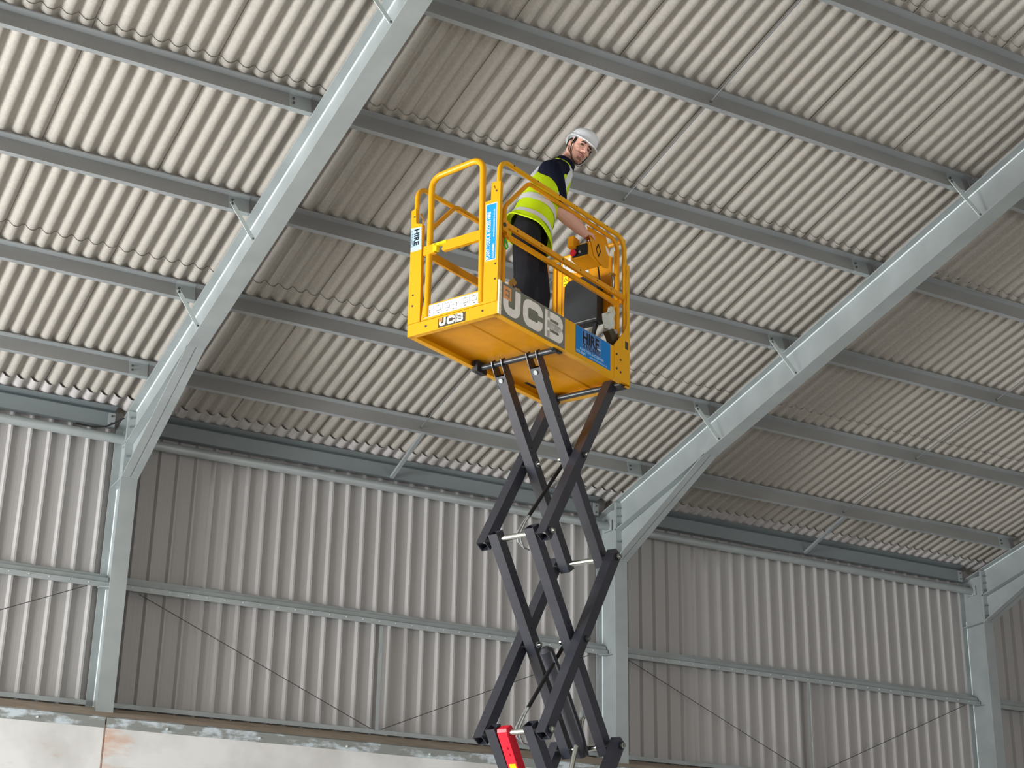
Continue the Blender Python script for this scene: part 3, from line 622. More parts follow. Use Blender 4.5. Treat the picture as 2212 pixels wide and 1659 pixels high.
# bits on the deck: brassy latch by the near skirt, green clip, pale scrap, hinge
LM().sweep([(0.205, 0.05, 0.26), (0.205, 0.05, 0.305), (0.235, 0.05, 0.335), (0.262, 0.05, 0.315)], [(-.018, -.005), (.018, -.005), (.018, .005), (-.018, .005)], up=EV).prism([(0.215, 0.225), (0.32, 0.205), (0.325, 0.25), (0.28, 0.285), (0.225, 0.275)], (0, 0.03, 0), EU, EH, (0, 0.04, 0)).build('extension_latch', BRASS, lift)
for q in range(3): LM().cyl((0.235 + q * 0.035, 0.03, 0.262 - q * 0.008), (0.235 + q * 0.035, 0.022, 0.262 - q * 0.008), 0.012, 10).build('latch_rivet', CHROME, lift)
LM().tube([(0.125, 0.045, 0.60), (0.14, 0.04, 0.575), (0.15, 0.04, 0.545), (0.135, 0.04, 0.525), (0.12, 0.045, 0.55), (0.125, 0.045, 0.60)], 0.006, 8).build('cord_clip', GREEN, lift, smooth=60)
LM().cyl((0.115, 0.03, 0.615), (0.115, 0.004, 0.615), 0.022, 12).build('rail_knob', YELD, lift)
sc = LM(); random.seed(9); rings = []
for i in range(6):
    k = i / 5; cu_, ch_ = 1.505 - 0.06 * k + 0.02 * math.sin(i * 2.1), 0.60 - 0.19 * k; rr_ = 0.012 + 0.05 * math.sin(math.pi * (0.12 + 0.78 * k))
    rings.append([V((cu_ + rr_ * math.cos(a_) * random.uniform(.7, 1.25), 0.09 + 0.6 * rr_ * math.sin(a_) * random.uniform(.7, 1.2), ch_ + random.uniform(-.012, .012))) for a_ in [2 * math.pi * q / 11 for q in range(11)]])
sc.loft(rings).build('tied_rag', RAG, lift)
LM().prism([(1.375, 0.36), (1.44, 0.40), (1.50, 0.385), (1.505, 0.30), (1.45, 0.27), (1.41, 0.33)], (0, 0.03, 0), EU, EH, (0, 0.05, 0)).build('roller_bracket', DGREY, lift)
LM().cyl((1.45, 0.03, 0.375), (1.45, 0.012, 0.375), 0.017, 12).build('roller_bolt', CHROME, lift)
for v_, u_, h_ in ((0.70, 0.02, 0.92), (0.06, 0.02, 0.95)):
    LM().tube([(u_, v_, h_), (u_ - 0.02, v_ - .01, h_ - 0.01), (u_ - 0.015, v_ - .03, h_ - 0.05), (u_, v_ - 0.02, h_ - 0.08)], 0.007, 8).build('rail_pin', BRASS, lift, smooth=60)
# ---- signs
sign = LM().bx((0.043, -0.0018, 0.006), (0.776, 0.0, 0.2425)).build('maker_sign', GREYS, lift)
def jcb(o, ax, ay, n, s, m, parent, sq, ink):
    mb = LM(); w = 0.058 * s
    P = lambda pts: [(a * s, b * s) for a, b in pts]
    ribbon(mb, P([(.180, .222), (.180, .052), (.046, .052), (.046, .128)]), w, o, ax, ay, n, 0.0012, .048 * s)
    ribbon(mb, P([(.441, .138), (.441, .190), (.269, .190), (.269, .050), (.441, .050), (.441, .100)]), w, o, ax, ay, n, 0.0012, .045 * s)
    ribbon(mb, P([(.521, .020), (.521, .220)]), w, o, ax, ay, n, 0.0012)
    ribbon(mb, P([(.520, .194), (.680, .194), (.680, .122), (.520, .122)]), 0.050 * s, o, ax, ay, n, 0.0012, .034 * s)
    ribbon(mb, P([(.520, .118), (.684, .118), (.684, .046), (.520, .046)]), 0.050 * s, o, ax, ay, n, 0.0012, .034 * s)
    mb.build('sign_lettering', m, parent)
    b = LM(); ribbon(b, P([(.016, .172), (.104, .172)]), 0.092 * s, o, ax, ay, n, 0.0011); b.build('sign_square', sq, parent)
    c_ = LM(); ribbon(c_, P([(.042, .192), (.080, .192), (.080, .152), (.042, .160)]), 0.012 * s, o, ax, ay, n, 0.0018); c_.build('sign_square_mark', ink, parent)
jcb((0.043, -0.0018, 0.006), EU, EH, -EV, 1.0, OFFW, sign, ORNG, GREYS)
s2 = LM().prism([(0.493, 0.007), (0.493, 0.0745), (0.262, 0.0745), (0.262, 0.007)], (-0.0001, 0, 0), EV, EH, (-0.0013, 0, 0)).build('maker_badge', DGREY, lift)
jcb((-0.0014, 0.489, 0.0085), -EV, EH, -EU, 0.295, WHITE, s2, ORNG, DGREY)
# near-white strip for the highlight painted on the bent corner beside the sign
st = LM(); st.prism([(0.0, -0.001), (0.004, -0.012), (0.041, -0.0022), (0.041, 0.0)], (0, 0, 0.002), EU, EV, (0, 0, 0.2405)).build('corner_highlight', mat('highlight_cream', lin(250, 240, 206), 0.6, 0, 0.04, 20), lift)
zz = LM()
for j in range(6): ribbon(zz, [(0.012, 0.045 + j * 0.034), (0.026, 0.030 + j * 0.034)], 0.004, (0, -0.0132, 0), V((1, 0.265, 0)).normalized(), EH, -EV, 0.0006)
zz.build('corner_highlight_print', GINK, lift)
hs = LM().bx((0.908, -0.0018, 0.036), (1.352, 0, 0.240)).build('hire_sticker', BLUE, lift)
so = -0.0021
LM().bx((0.985, -0.0024, 0.094), (1.228, -0.0018, 0.232)).build('sticker_patch', mat('sticker_blue_light', lin(92, 132, 190), .5, 0, .05, 9), hs)
text_obj('sticker_text', 'HIRE', 0.118, (0.990, -0.0028, 0.138), EU, EH, INK, hs, 0.034, sx=0.86)
text_obj('sticker_text', 'STANDARDS', 0.050, (0.990, -0.0028, 0.098), EU, EH, INK, hs, 0.020, sx=0.80)
LM().bx((1.178, -0.0031, 0.140), (1.222, -0.0028, 0.150)).build('sticker_bar', PALEB, hs)
text_obj('sticker_text', 'PLANT, TOOL & ACCESS HIRE', 0.026, (0.962, -0.0028, 0.070), EU, EH, PALEB, hs, 0.028, sx=0.86)
text_obj('sticker_text', '01275 858881', 0.023, (0.914, -0.0028, 0.045), EU, EH, PALEB, hs, 0.024, sx=0.9)
text_obj('sticker_text', 'www.hirestandards.co.uk', 0.023, (1.082, -0.0028, 0.045), EU, EH, PALEB, hs, 0.008, sx=0.95)
# vertical stickers on the posts
bl = LM().prism([(0.018, 0.392), (0.106, 0.394), (0.115, 0.818), (0.020, 0.815)], (-0.003, 0, 0), EV, EH, (-0.0012, 0, 0)).build('post_sticker', WHITE, lift)
LM().prism([(0.024, 0.399), (0.101, 0.401), (0.109, 0.811), (0.026, 0.808)], (-0.0042, 0, 0), EV, EH, (-0.0006, 0, 0)).build('sticker_field', CYAN, bl)
text_obj('sticker_text', 'PLANT, TOOL & ACCESS HIRE', 0.040, (-0.0050, 0.072, 0.404), EH, EV, WHITE, bl, 0.032, sx=0.66)
text_obj('sticker_text', '01275 858881', 0.024, (-0.0050, 0.036, 0.406), EH, EV, WHITE, bl, 0.026, sx=0.78)
text_obj('sticker_text', 'www.hirestandards.co.uk', 0.024, (-0.0050, 0.036, 0.560), EH, EV, WHITE, bl, 0.008, sx=0.84)
hl = LM().prism([(0.668, 0.634), (0.764, 0.634), (0.770, 0.818), (0.677, 0.808)], (-0.003, 0, 0), EV, EH, (-0.0012, 0, 0)).build('post_sticker', PALEB, lift)
text_obj('sticker_text', 'HIRE', 0.064, (-0.0046, 0.738, 0.802), -EH, -EV, INK, hl, 0.040, sx=0.95)
text_obj('sticker_text', 'STANDARDS', 0.024, (-0.0046, 0.764, 0.800), -EH, -EV, INK, hl, 0.012, sx=0.95)
# mirrored axes above would flip the glyphs; rotate instead: reading direction down the post
# ---- scissor arms
PL = [(0.734, 0.0), (0.770, -1.267), (0.800, -2.565), (0.830, -3.82), (0.860, -5.04)]
PR = [(1.544, 0.0), (1.585, -1.267), (1.635, -2.565), (1.665, -3.82), (1.690, -5.04)]
AT, AD = 0.075, 0.080
def hollow(v0, a, b, ext0, ext1, t=AT, d=AD, wall=0.006):
    A, B_ = V((a[0], v0, a[1])), V((b[0], v0, b[1])); dr = (B_ - A).normalized(); A = A - dr * ext0; B_ = B_ + dr * ext1
    n = dr.cross(EV).normalized(); mb = LM()
    rect = lambda o, x0, x1, y: [o + EV * x0 - n * y, o + EV * x1 - n * y, o + EV * x1 + n * y, o + EV * x0 + n * y]
    rings = [rect(A, wall, t - wall, d / 2 - wall), rect(A, 0, t, d / 2), rect(B_, 0, t, d / 2), rect(B_, wall, t - wall, d / 2 - wall), rect(A + dr * 0.001, wall, t - wall, d / 2 - wall)]
    mb.loft(rings, cap=False)
    return mb
VQ = (0.0925, 0.5925); VP = (0.1925, 0.4925)
for i in range(4):
    for v0 in VQ:
        a = hollow(v0, PL[i + 1], PR[i], 0.050, 0.045 if i else 0.020).build('scissor_arm', BLK, lift)
    for v0 in VP:
        a = hollow(v0, PL[i], PR[i + 1], 0.050 if i else -0.085, 0.050).build('scissor_arm', BLK, lift)
        A, B_ = V((PL[i][0], v0, PL[i][1])), V((PR[i + 1][0], v0, PR[i + 1][1]))
        for k in (0.30, 0.42):
            p = A + (B_ - A) * k
            if i < 3: LM().cyl(p, p - EV * 0.0015, 0.0075, 10).build('arm_hole', INK, lift)
for i in range(5):
    for (u_, h_) in (PL[i], PR[i]):
        if i: LM().cyl((u_, 0.075, h_), (u_, 0.685, h_), 0.021, 16).build('cross_pin', CHROME, lift, smooth=40)
        if i:
            for v_, s in ((0.0925, -1), (0.6675, 1)):
                LM().cyl((u_, v_, h_), (u_, v_ + s * 0.016, h_), 0.026, 16).build('pin_collar', BLKM, lift)
                LM().cyl((u_, v_ + s * 0.016, h_), (u_, v_ + s * 0.034, h_), 0.014, 8).build('pin_nut', CHROME, lift)
    if i < 4:
        cu_, ch_ = (PL[i][0] + PR[i + 1][0]) / 2, (PL[i][1] + PR[i + 1][1]) / 2
        LM().cyl((cu_, 0.085, ch_), (cu_, 0.30, ch_), 0.017, 14).cyl((cu_, 0.46, ch_), (cu_, 0.675, ch_), 0.017, 14).build('centre_pin', CHROME, lift, smooth=40)
        LM().cyl((cu_, 0.0925, ch_), (cu_, 0.078, ch_), 0.022, 14).build('pin_collar', BLKM, lift)
        LM().cyl((cu_, 0.078, ch_), (cu_, 0.060, ch_), 0.013, 8).build('pin_nut', CHROME, lift)
        LM().tube([(cu_, 0.4925, ch_), (cu_, 0.484, ch_), (cu_, 0.484, ch_)], [0.021, 0.021, 0.012], 14).build('pin_collar', GALV, lift)
# top bars, clevis plates and slide blocks under the deck
LM().cyl((PL[0][0], 0.035, 0.0), (PL[0][0], 0.725, 0.0), 0.021, 16).build('front_bar', DARKST, lift, smooth=40)
LM().cyl((PR[0][0], 0.035, 0.0), (PR[0][0], 0.725, 0.0), 0.021, 16).build('rear_bar', DARKST, lift, smooth=40)
LM().bx((PL[0][0] - 0.05, 0.685, -0.035), (PL[0][0] + 0.06, 0.730, 0.045)).build('slide_block', BLKM, lift)
LM().bx((PL[0][0] - 0.05, 0.030, -0.012), (PL[0][0] + 0.06, 0.060, 0.045)).build('slide_block', BLKM, lift)
dP = (V((PR[1][0], 0, PR[1][1])) - V((PL[0][0], 0, PL[0][1]))).normalized(); nP = dP.cross(EV)
for v0 in VP:
    for vv in (v0 - 0.007, v0 + AT + 0.001):
        o0 = V((PL[0][0], vv, PL[0][1]))
        LM().prism([(-0.030, -0.026), (0.0, -0.036), (0.05, -0.040), (0.17, -0.043), (0.175, 0.043), (0.05, 0.040), (0.0, 0.036), (-0.03, 0.026)], o0, dP, nP, EV * 0.006).build('clevis_plate', BLK, lift)
    p = V((PL[0][0], v0 + AT / 2, 0)) + dP * 0.115 - nP * AD / 2
    sgn = 1 if nP.x < 0 else -1
    LM().cyl(p + nP * AD, p + nP * (AD + 0.010), 0.017, 8).cyl(p, p - nP * 0.010, 0.017, 8).build('clevis_bolt', GALV, lift)
for v0 in VQ:
    LM().cyl((PR[0][0], v0 - 0.004, 0), (PR[0][0], v0 + AT + 0.004, 0), 0.040, 16).build('arm_knuckle', BLK, lift, smooth=40)
LM().bx((LEN - 0.085, 0.02, -0.020), (LEN - 0.004, 0.16, -0.002)).build('end_bracket', BLKM, lift)
# hoses, cable duct, lift cylinder, safety prop
def q(*p): return V(p)
for z0 in (0, 1):
    off = q(0.035 * z0, 0, -1.29 * z0)
    a, b = q(1.262, 0.345, -0.640) + off, q(0.872, 0.345, -1.120) + off; b.z += 0.015
    d_ = (b - a).normalized()
    LM().tube([a, b], 0.0135, 10).build('cable_duct', STRAP, lift, smooth=50)
    for s in (-1, 1):
        LM().tube([a - d_ * -0.02, a - d_ * 0.04 + q(0.02, 0, 0.03), a - d_ * 0.06 + q(-0.03, 0, 0.06)], 0.006, 8).build('hose', GINK, lift, smooth=60)
        LM().tube([b - d_ * 0.06, b + q(-0.05, 0.01 * s, -0.06), b + q(-0.112, 0.012 * s, -0.15 + .005 * s), b + q(-0.10, 0.012 * s, -0.20), b + q(-0.045, 0.0, -0.235), b + q(0.0, -0.01, -0.24)], 0.0065, 8).build('hose', GINK, lift, smooth=60)
LM().tube([(1.135, 0.38, -1.955), (1.150, 0.38, -1.975), (1.30, 0.38, -2.165), (1.53, 0.38, -2.50), (1.60, 0.38, -2.62)], [0.025, 0.050, 0.052, 0.052, 0.045], 18).build('lift_cylinder', BLK, lift, smooth=40)
LM().cyl((1.592, 0.38, -2.365), (1.30, 0.38, -3.20), 0.0185, 14).build('piston_rod', CHROME, lift, smooth=40)
LM().cyl((1.592, 0.38, -2.365), (1.605, 0.38, -2.325), 0.024, 12).build('rod_eye', GALV, lift)
pr_ = LM(); dRd = q(1.30 - 0.80, 0, -3.36 + 2.565).normalized(); nR = dRd.cross(EV)
pr_.prism([(-0.040, -0.028), (-0.02, -0.038), (0.9, -0.038), (0.9, 0.038), (-0.02, 0.038), (-0.040, 0.028)], q(0.80, 0.405, -2.565), dRd, nR, EV * 0.075)
pr_.build('safety_prop', REDM, lift)
nn_ = nR if nR.z < 0 or nR.x < 0 else -nR
fo = q(0.80, 0.405, -2.565) + dRd * 0.20 + nn_ * 0.0385
LM().prism([(0, 0.010), (0.30, 0.010), (0.30, 0.060), (0, 0.060)], fo, dRd, EV, nn_ * 0.001).build('prop_label', LYEL, lift)
LM().prism([(0.03, 0.022), (0.06, 0.022), (0.06, 0.048), (0.03, 0.048)], fo + nn_ * 0.001, dRd, EV, nn_ * 0.0006).build('prop_print', INK, lift)
for k in (0.09, 0.135): LM().cyl(fo - dRd * (0.2 - k) + EV * 0.035, fo - dRd * (0.2 - k) + EV * 0.035 + nn_ * 0.006, 0.009, 8).build('prop_rivet', REDM, lift)
# chassis and wheels (below the frame of the picture)
LM().bx((0.35, 0.03, HB + 0.16), (2.15, 0.73, HB + 0.52)).build('chassis', YEL, lift)
LM().bx((0.45, 0.10, HB + 0.52), (2.05, 0.66, HB + 0.70)).build('arm_base', BLK, lift)
for u_ in (0.60, 1.90):
    for v_ in (0.0, 0.66):
        LM().cyl((u_, v_, HB + 0.163), (u_, v_ + 0.10, HB + 0.163), 0.158, 24).build('wheel', RUBBER, lift, smooth=40)
#PART3
# ------------------------------------------------------------------ the person on the platform
pc = lw(0.70, 0.27, 0.0605)
person = empty('person', pc)
tag(person, 'person in white helmet and hi-vis vest leaning over the platform controls', 'person')
PF = (_e * 0.6 - _w * 0.8).normalized(); PRT = (_e * -0.8 - _w * 0.6).normalized(); PU = _h
def PM(): return MB(pc)
def J(u, v, h): return lw(u, v, h)
def blob(mb, c, rx, ry, rz, ax=None, n=14):
    A = ax or (V((1, 0, 0)), V((0, 1, 0)), V((0, 0, 1))); rings = []; m = 8
    for i in range(1, m):
        t = math.pi * i / m
        rings.append([V(c) + A[0] * (rx * math.sin(t) * math.cos(2 * math.pi * k / n)) + A[1] * (ry * math.sin(t) * math.sin(2 * math.pi * k / n)) + A[2] * (rz * math.cos(t)) for k in range(n)])
    return mb.loft(rings)
def limb(mb, pts, rad, n=14):
    mb.tube(pts, rad, n)
    for p, r in zip(pts, rad): blob(mb, p, r, r, r, n=n)
    return mb
def fuse(mb, name, mats, parent, vox, it=4, region=None):
    ob = mb.build('tmp', mats[0])
    r = ob.modifiers.new('r', 'REMESH'); r.mode = 'VOXEL'; r.voxel_size = vox
    if it: s = ob.modifiers.new('s', 'SMOOTH'); s.factor = 0.5; s.iterations = it
    bpy.context.view_layer.update()
    me = bpy.data.meshes.new_from_object(ob.evaluated_get(bpy.context.evaluated_depsgraph_get())); me.name = name
    bpy.data.objects.remove(ob)
    me.materials.clear()
    for m in mats: me.materials.append(m)
    me.shade_smooth()
    if region:
        for p in me.polygons: p.material_index = region(p.center + pc)
    return link(bpy.data.objects.new(name, me), parent)

# head frame
HC = J(1.095, 0.125, 1.745)
HY = (_e * -0.26 - _w * 0.86 - _h * 0.34).normalized()
hz = _h + (_e * 0.6 - _w * 0.8) * 0.50; HZ = (hz - HY * hz.dot(HY)).normalized(); HX = HY.cross(HZ).normalized()
def hp(x, y, z): return HC + HX * x + HY * y + HZ * z
body = PM()
prof = [(-.122, .026, .062, .010), (-.114, .040, .080, -.020), (-.092, .056, .091, -.045), (-.060, .066, .092, -.070), (-.020, .073, .088, -.088), (.020, .075, .083, -.098), (.046, .077, .092, -.102), (.085, .073, .080, -.095), (.115, .050, .050, -.068), (.128, .020, .02, -.03)]
rings = []
for z, w_, yf, yb in prof:
    ring = []
    for k in range(24):
        a = 2 * math.pi * k / 24; cx, sx_ = math.cos(a), math.sin(a)
        yy = (yf if sx_ > 0 else -yb) * math.copysign(abs(sx_) ** 0.85, sx_); xx = w_ * math.copysign(abs(cx) ** 0.85, cx)
        ring.append(hp(xx, yy, z))
    rings.append(ring)
body.loft(rings)
limb(body, [hp(0, .084, .030), hp(0, .098, .005), hp(0, .112, -.020)], [.009, .011, .014], 10)          # nose
for s in (-1, 1):
    blob(body, hp(s * .014, .096, -.024), .010, .011, .009, (HX, HY, HZ), 8)
    blob(body, hp(s * .030, .083, .042), .024, .012, .008, (HX, HY, HZ), 10)                              # brow
    blob(body, hp(s * .044, .066, -.010), .024, .022, .022, (HX, HY, HZ), 10)                             # cheek
    blob(body, hp(s * .080, -.012, .000), .010, .021, .033, (HX, HY, HZ), 12)                             # ear
    limb(body, [hp(s * .030, .086, -.050), hp(0, .097, -.049)], [.006, .008], 8)                          # upper lip
blob(body, hp(0, .088, -.063), .024, .010, .006, (HX, HY, HZ), 10); blob(body, hp(0, .076, -.098), .024, .020, .020, (HX, HY, HZ), 10)
NB = J(0.985, 0.200, 1.56)
limb(body, [NB, (NB + hp(0, -.03, -.09)) / 2, hp(0, -.028, -.06)], [.066, .060, .060])
# right arm and hand
SR, ER, WR = J(0.775, 0.140, 1.415), J(0.858, 0.120, 1.150), J(1.160, 0.104, 1.078)
limb(body, [SR, (SR + ER) / 2, ER], [.062, .052, .045]); limb(body, [ER, ER.lerp(WR, .3), ER.lerp(WR, .75), WR], [.058, .058, .045, .034])
hd = (J(1.262, 0.124, 1.092) - WR).normalized(); hs_ = _w; hn = hd.cross(hs_).normalized()
if hn.dot(_h) < 0: hn = -hn
for i in range(4):
    k0 = WR + hd * 0.012 + hs_ * (-.022 + .015 * i); k1 = WR + hd * (.082 + (.008, .012, .009, .0)[i]) + hs_ * (-.033 + .022 * i) + hn * .006
    limb(body, [k0, k1], [.015, .0115], 10)
    l = (.036, .042, .039, .031)[i]
    f1 = k1 + hd * l - hn * .006; f2 = f1 + hd * .016 - hn * .024; f3 = f2 - hd * .004 - hn * .018
    limb(body, [k1, f1, f2, f3], [.0105, .0095, .0088, .008], 8)
t0 = WR + hd * .022 - hs_ * .024; limb(body, [t0, t0 + hd * .030 - hs_ * .022 - hn * .010, t0 + hd * .058 - hs_ * .022 - hn * .026, t0 + hd * .080 - hs_ * .012 - hn * .034], [.014, .0125, .0105, .009], 8)
# left arm, held behind the body
SL, EL, WL = J(1.10, 0.335, 1.45), J(1.06, 0.43, 1.20), J(0.98, 0.445, 0.98)
limb(body, [SL, EL, WL], [.06, .045, .028])
ld = (WL - EL).normalized(); ls = ld.cross(_w).normalized()
for i in range(4):
    k0 = WL + ls * (-.02 + .014 * i); k1 = WL + ld * .085 + ls * (-.03 + .02 * i); limb(body, [k0, k1, k1 + ld * .038 + _w * -.008, k1 + ld * .058 + _w * -.026], [.014, .0105, .0095, .008], 8)
limb(body, [WL - ls * .022, WL + ld * .04 - ls * .05, WL + ld * .075 - ls * .052], [.013, .011, .009], 8)
# trunk, legs, feet core
TOR = [(J(0.68, 0.262, 0.90), .165, .118), (J(0.715, 0.258, 1.00), .158, .112), (J(0.755, 0.250, 1.12), .155, .112), (J(0.835, 0.236, 1.29), .172, .122), (J(0.905, 0.222, 1.41), .178, .116), (J(0.955, 0.208, 1.50), .155, .095), (J(0.985, 0.200, 1.56), .088, .075)]
def tring(k, ex=0.0, ey=None, n=28, tilt=0.0, fwd=0.0):
    ey = ex if ey is None else ey
    x = k * (len(TOR) - 1); i = min(int(x), len(TOR) - 2); t = x - i
    c = TOR[i][0].lerp(TOR[i + 1][0], t); a = TOR[i][1] * (1 - t) + TOR[i + 1][1] * t + ex; b = TOR[i][2] * (1 - t) + TOR[i + 1][2] * t + ey
    axv = (TOR[min(i + 2, len(TOR) - 1)][0] - TOR[max(i - 1, 0)][0]).normalized()
    rx = (PRT - axv * PRT.dot(axv)).normalized(); fy = axv.cross(rx)
    if fy.dot(PF) < 0: fy = -fy
    c = c + fy * fwd
    return [c + rx * (a * math.copysign(abs(math.cos(q_)) ** .85, math.cos(q_))) + fy * (b * math.copysign(abs(math.sin(q_)) ** .85, math.sin(q_))) - axv * (tilt * math.sin(q_)) for q_ in [2 * math.pi * j / n for j in range(n)]]
body.loft([tring(k / 12, -.012) for k in range(13)])
HR, HL = J(0.60, 0.215, 0.89), J(0.775, 0.315, 0.89); KR, KL = J(0.545, 0.175, 0.52), J(0.875, 0.300, 0.52); AR, ALk = J(0.545, 0.225, 0.17), J(0.900, 0.345, 0.17)
for a, b, c_ in ((HR, KR, AR), (HL, KL, ALk)): limb(body, [a, a.lerp(b, .5), b, b.lerp(c_, .35), c_], [.088, .078, .058, .055, .042])
for a in (AR, ALk): limb(body, [a, V(a) - _h * .06, a - _h * .075 + PF * .14], [.042, .04, .030])
def breg(p):
    d = p - HC; x, y, z = d.dot(HX), d.dot(HY), d.dot(HZ)
    if y < 0.0 or abs(x) > .09 or z < -.13 or z > .12: return 0
    if .039 < z + 0.12 * abs(x) < .049 and .014 < abs(x) < .050 and y > .06: return 2
    if -.050 < z < -.041 and abs(x) < .034 and y > .078: return 2
    if z < -.075 and abs(x) < .022 and y > .07 and z > -.10: return 4
    if -.066 < z < -.053 and abs(x) < .026 and y > .078: return 3
    if z < -.040 + 0.02 * (abs(x) > .05) and y > 0.0: return 1
    return 0
fuse(body, 'body', [SKIN, STUB, HAIR, LIPS, mat('beard', lin(134, 98, 84), .7, 0, .2, 90)], person, .0042, 3, breg)
for s in (-1, 1):
    blob(PM(), hp(s * .032, .077, .020), .015, .010, .0065, (HX, HY, HZ), 12).build('eye', EYEW, person, smooth=60)
# hair below the helmet
hr = PM(); blob(hr, hp(0, -.034, .030), .083, .080, .090, (HX, HY, HZ), 20)
for s in (-1, 1): blob(hr, hp(s * .070, .018, .035), .012, .020, .040, (HX, HY, HZ), 10)
fuse(hr, 'hair', [HAIR], person, .005, 2)
# helmet
hm = PM(); HO = (0, 0.004, .040); rings = []
def hring(sc, z, front=1.0, n=36):
    out = []
    for k in range(n):
        a = 2 * math.pi * k / n; x = .106 * sc * math.cos(a); y = .130 * sc * math.sin(a) * (front if math.sin(a) > 0 else 1.0)
        zz = z - (.018 * max(0, math.sin(a)) ** 2 * (front - 1) / .22 if front > 1 else 0) - .012 * (max(0, -math.sin(a)) ** 2) * (z < .03) + .010 * (abs(math.cos(a)) ** 4) * (z < .02)
        rib = 1 + .012 * (z > .03) * (math.cos(6 * a) > .35)
        out.append(hp(HO[0] + x * rib, HO[1] + y * rib, HO[2] + zz))
    return out
for sc_, z_, fr in ((1.075, .000, 1.22), (1.085, .006, 1.22), (1.02, .016, 1.08), (.99, .035, 1.0), (.955, .060, 1.0), (.88, .085, 1.0), (.75, .105, 1.0), (.55, .119, 1.0), (.30, .127, 1.0), (.05, .129, 1.0)): rings.append(hring(sc_, z_, fr))
inner = [hring(.96, .012, 1.0), hring(1.05, .001, 1.20)]
hm.loft(inner + rings, cap=True)
helmet = hm.build('helmet', HELM, person, smooth=50)
for s in (-1, 1):
    for q_ in (0, 1):
        a = [hp(s * .1075, -.045 + .03 * q_, .088 - .012 * q_), hp(s * .1085, -.028 + .03 * q_, .076 - .006 * q_), hp(s * .1085, -.004 + .03 * q_, .076 - .004 * q_)]
        PM().tube(a, .0028, 6).build('vent_slot', GINK, helmet)
    PM().tube([hp(s * .088, .035, .050), hp(s * .086, .030, -.010), hp(s * .070, .040, -.070), hp(s * .035, .068, -.118), hp(0, .080, -.130)], .0042, 8).build('chin_strap', STRAP, helmet, smooth=60)
    PM().tube([hp(s * .094, -.045, .050), hp(s * .088, -.010, -.025), hp(s * .074, .030, -.068)], .0035, 8).build('chin_strap', STRAP, helmet, smooth=60)
PM().tube([hp(0, .082, -.130), hp(.012, .085, -.150), hp(.016, .078, -.185)], .006, 8).build('chin_strap', STRAP, helmet, smooth=60)
# polo shirt
sh = PM(); sh.loft([tring(.12 + .88 * k / 12, .004) for k in range(13)])
limb(sh, [NB.lerp(SR, .35), SR, SR.lerp(ER, .40), SR.lerp(ER, .66)], [.085, .096, .088, .080]); limb(sh, [NB.lerp(SL, .4), SL, SL.lerp(EL, .6)], [.085, .085, .075])
fuse(sh, 'polo_shirt', [NAVY], person, .007, 3)
cl = PM(); nd = (hp(0, -.03, -.07) - NB).normalized(); nx = PRT; ny = nd.cross(nx)
cr_ = lambda o, r: [NB + nd * o + nx * (r * math.cos(2 * math.pi * k / 20)) + ny * (r * .95 * math.sin(2 * math.pi * k / 20)) for k in range(20)]
cl.loft([cr_(-.03, .104), cr_(.02, .084), cr_(.092, .080), cr_(.095, .086), cr_(.045, .102), cr_(-.035, .118)], cap=False).build('collar', NAVY, person, smooth=50)
# trousers and boots
tr = PM(); tr.loft([tring(.30 * k / 6, .006) for k in range(7)])
for a, b, c_ in ((HR, KR, AR), (HL, KL, ALk)):
    limb(tr, [a, a.lerp(b, .5), b, b.lerp(c_, .45), c_ - _h * .02], [.104, .098, .086, .084, .080])
fuse(tr, 'trousers', [TROU], person, .008, 3)
for a in (AR, ALk):
    bt = PM(); limb(bt, [a - _h * .03, a - _h * .062], [.056, .046]); limb(bt, [a - _h * .068, a - _h * .074 + PF * .10, a - _h * .078 + PF * .175], [.040, .036, .030])
    fuse(bt, 'boot', [BOOT], person, .006, 3)
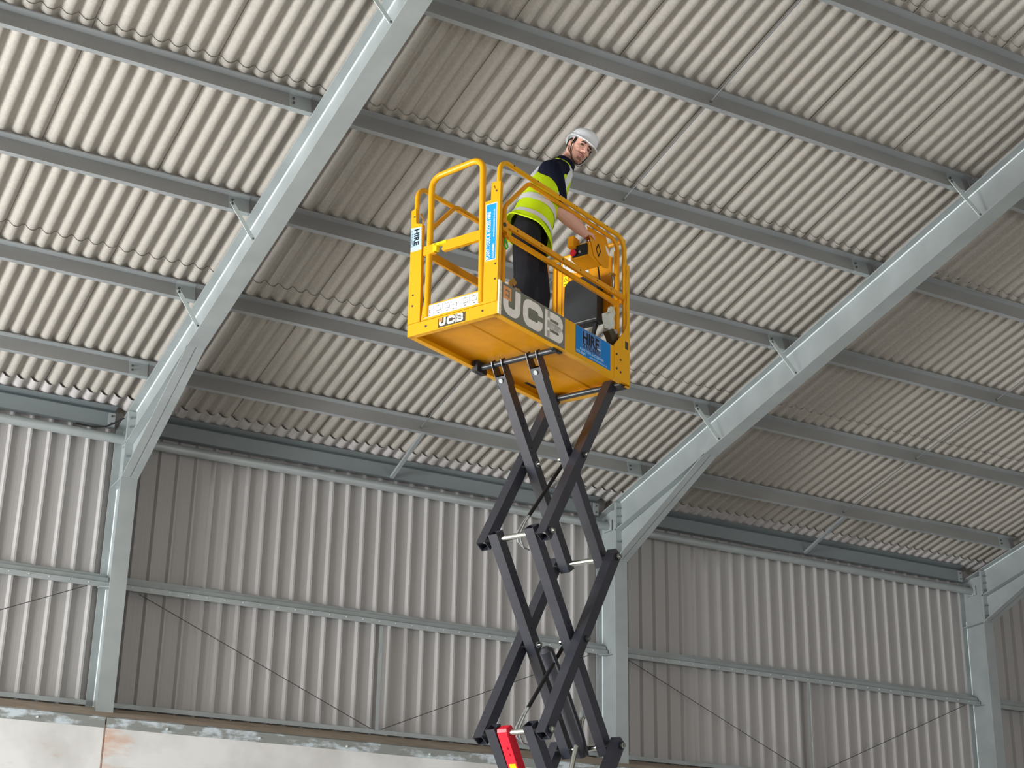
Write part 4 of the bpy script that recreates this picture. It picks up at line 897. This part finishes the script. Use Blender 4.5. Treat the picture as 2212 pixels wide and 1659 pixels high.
# hi-vis vest with hem, silver bands and shoulder braces
vs_ = [(0.00, .044, .066, .062), (.05, .038, .058, .055), (.14, .030, .046, .036), (.30, .024, .036, .014), (.50, .012, .026, 0), (.66, -.012, .022, 0), (.80, -.040, .020, 0), (.90, -.045, .018, 0), (.97, -.012, .014, 0), (1.0, .010, .010, 0)]
vr = [tring(k, a, b, 40, t) for k, a, b, t in vs_]
for i in (0, 1):
    vr[i] = [p + (p - sum(vr[i], V()) / 40) * (.035 * math.sin(5 * j * 2 * math.pi / 40 + i)) for j, p in enumerate(vr[i])]
inn = [tring(vs_[1][0], .026, .032, 40, .045)]
vest = PM().loft(inn + vr, cap=False).build('vest', HIVIS, person, smooth=60)
def vband(k0, k1):
    f = lambda k: [c_ + (c_ - m_).normalized() * .004 for r in [None] for (c_, m_) in [(0, 0)]] 
    def ring(k, e):
        for (a0, b0) in zip(vs_[:-1], vs_[1:]):
            if a0[0] <= k <= b0[0]:
                t = (k - a0[0]) / (b0[0] - a0[0]); q_ = [a0[i] * (1 - t) + b0[i] * t for i in range(1, 4)]
                return tring(k, q_[0] + e, q_[1] + e, 40, q_[2])
    n = 4
    PM().loft([ring(k0 + (k1 - k0) * j / n, .005) for j in range(n + 1)], cap=False).build('reflective_band', REFL, vest, smooth=60)
vband(.075, .140); vband(.275, .340)
hb = vr[0]; PM().tube([p for p in hb] + [hb[0]], .006, 6).build('vest_hem', HIVIS, vest, smooth=60)
def ontor(k, ang, e):
    for (a0, b0) in zip(vs_[:-1], vs_[1:]):
        if a0[0] <= k <= b0[0]:
            t = (k - a0[0]) / (b0[0] - a0[0]); r = tring(k, a0[1] * (1 - t) + b0[1] * t + e, a0[2] * (1 - t) + b0[2] * t + e, 360, 0); return r[int(ang) % 360]
for a0 in (52, 128, 232, 308):
    pth = [ontor(k, a0, .004) for k in (.42, .55, .68, .80, .90, .97)]
    nrm = (pth[2] - (TOR[3][0])).normalized()
    PM().sweep(pth, [(-.024, -.002), (.024, -.002), (.024, .002), (-.024, .002)], up=nrm).build('reflective_band', REFL, vest)
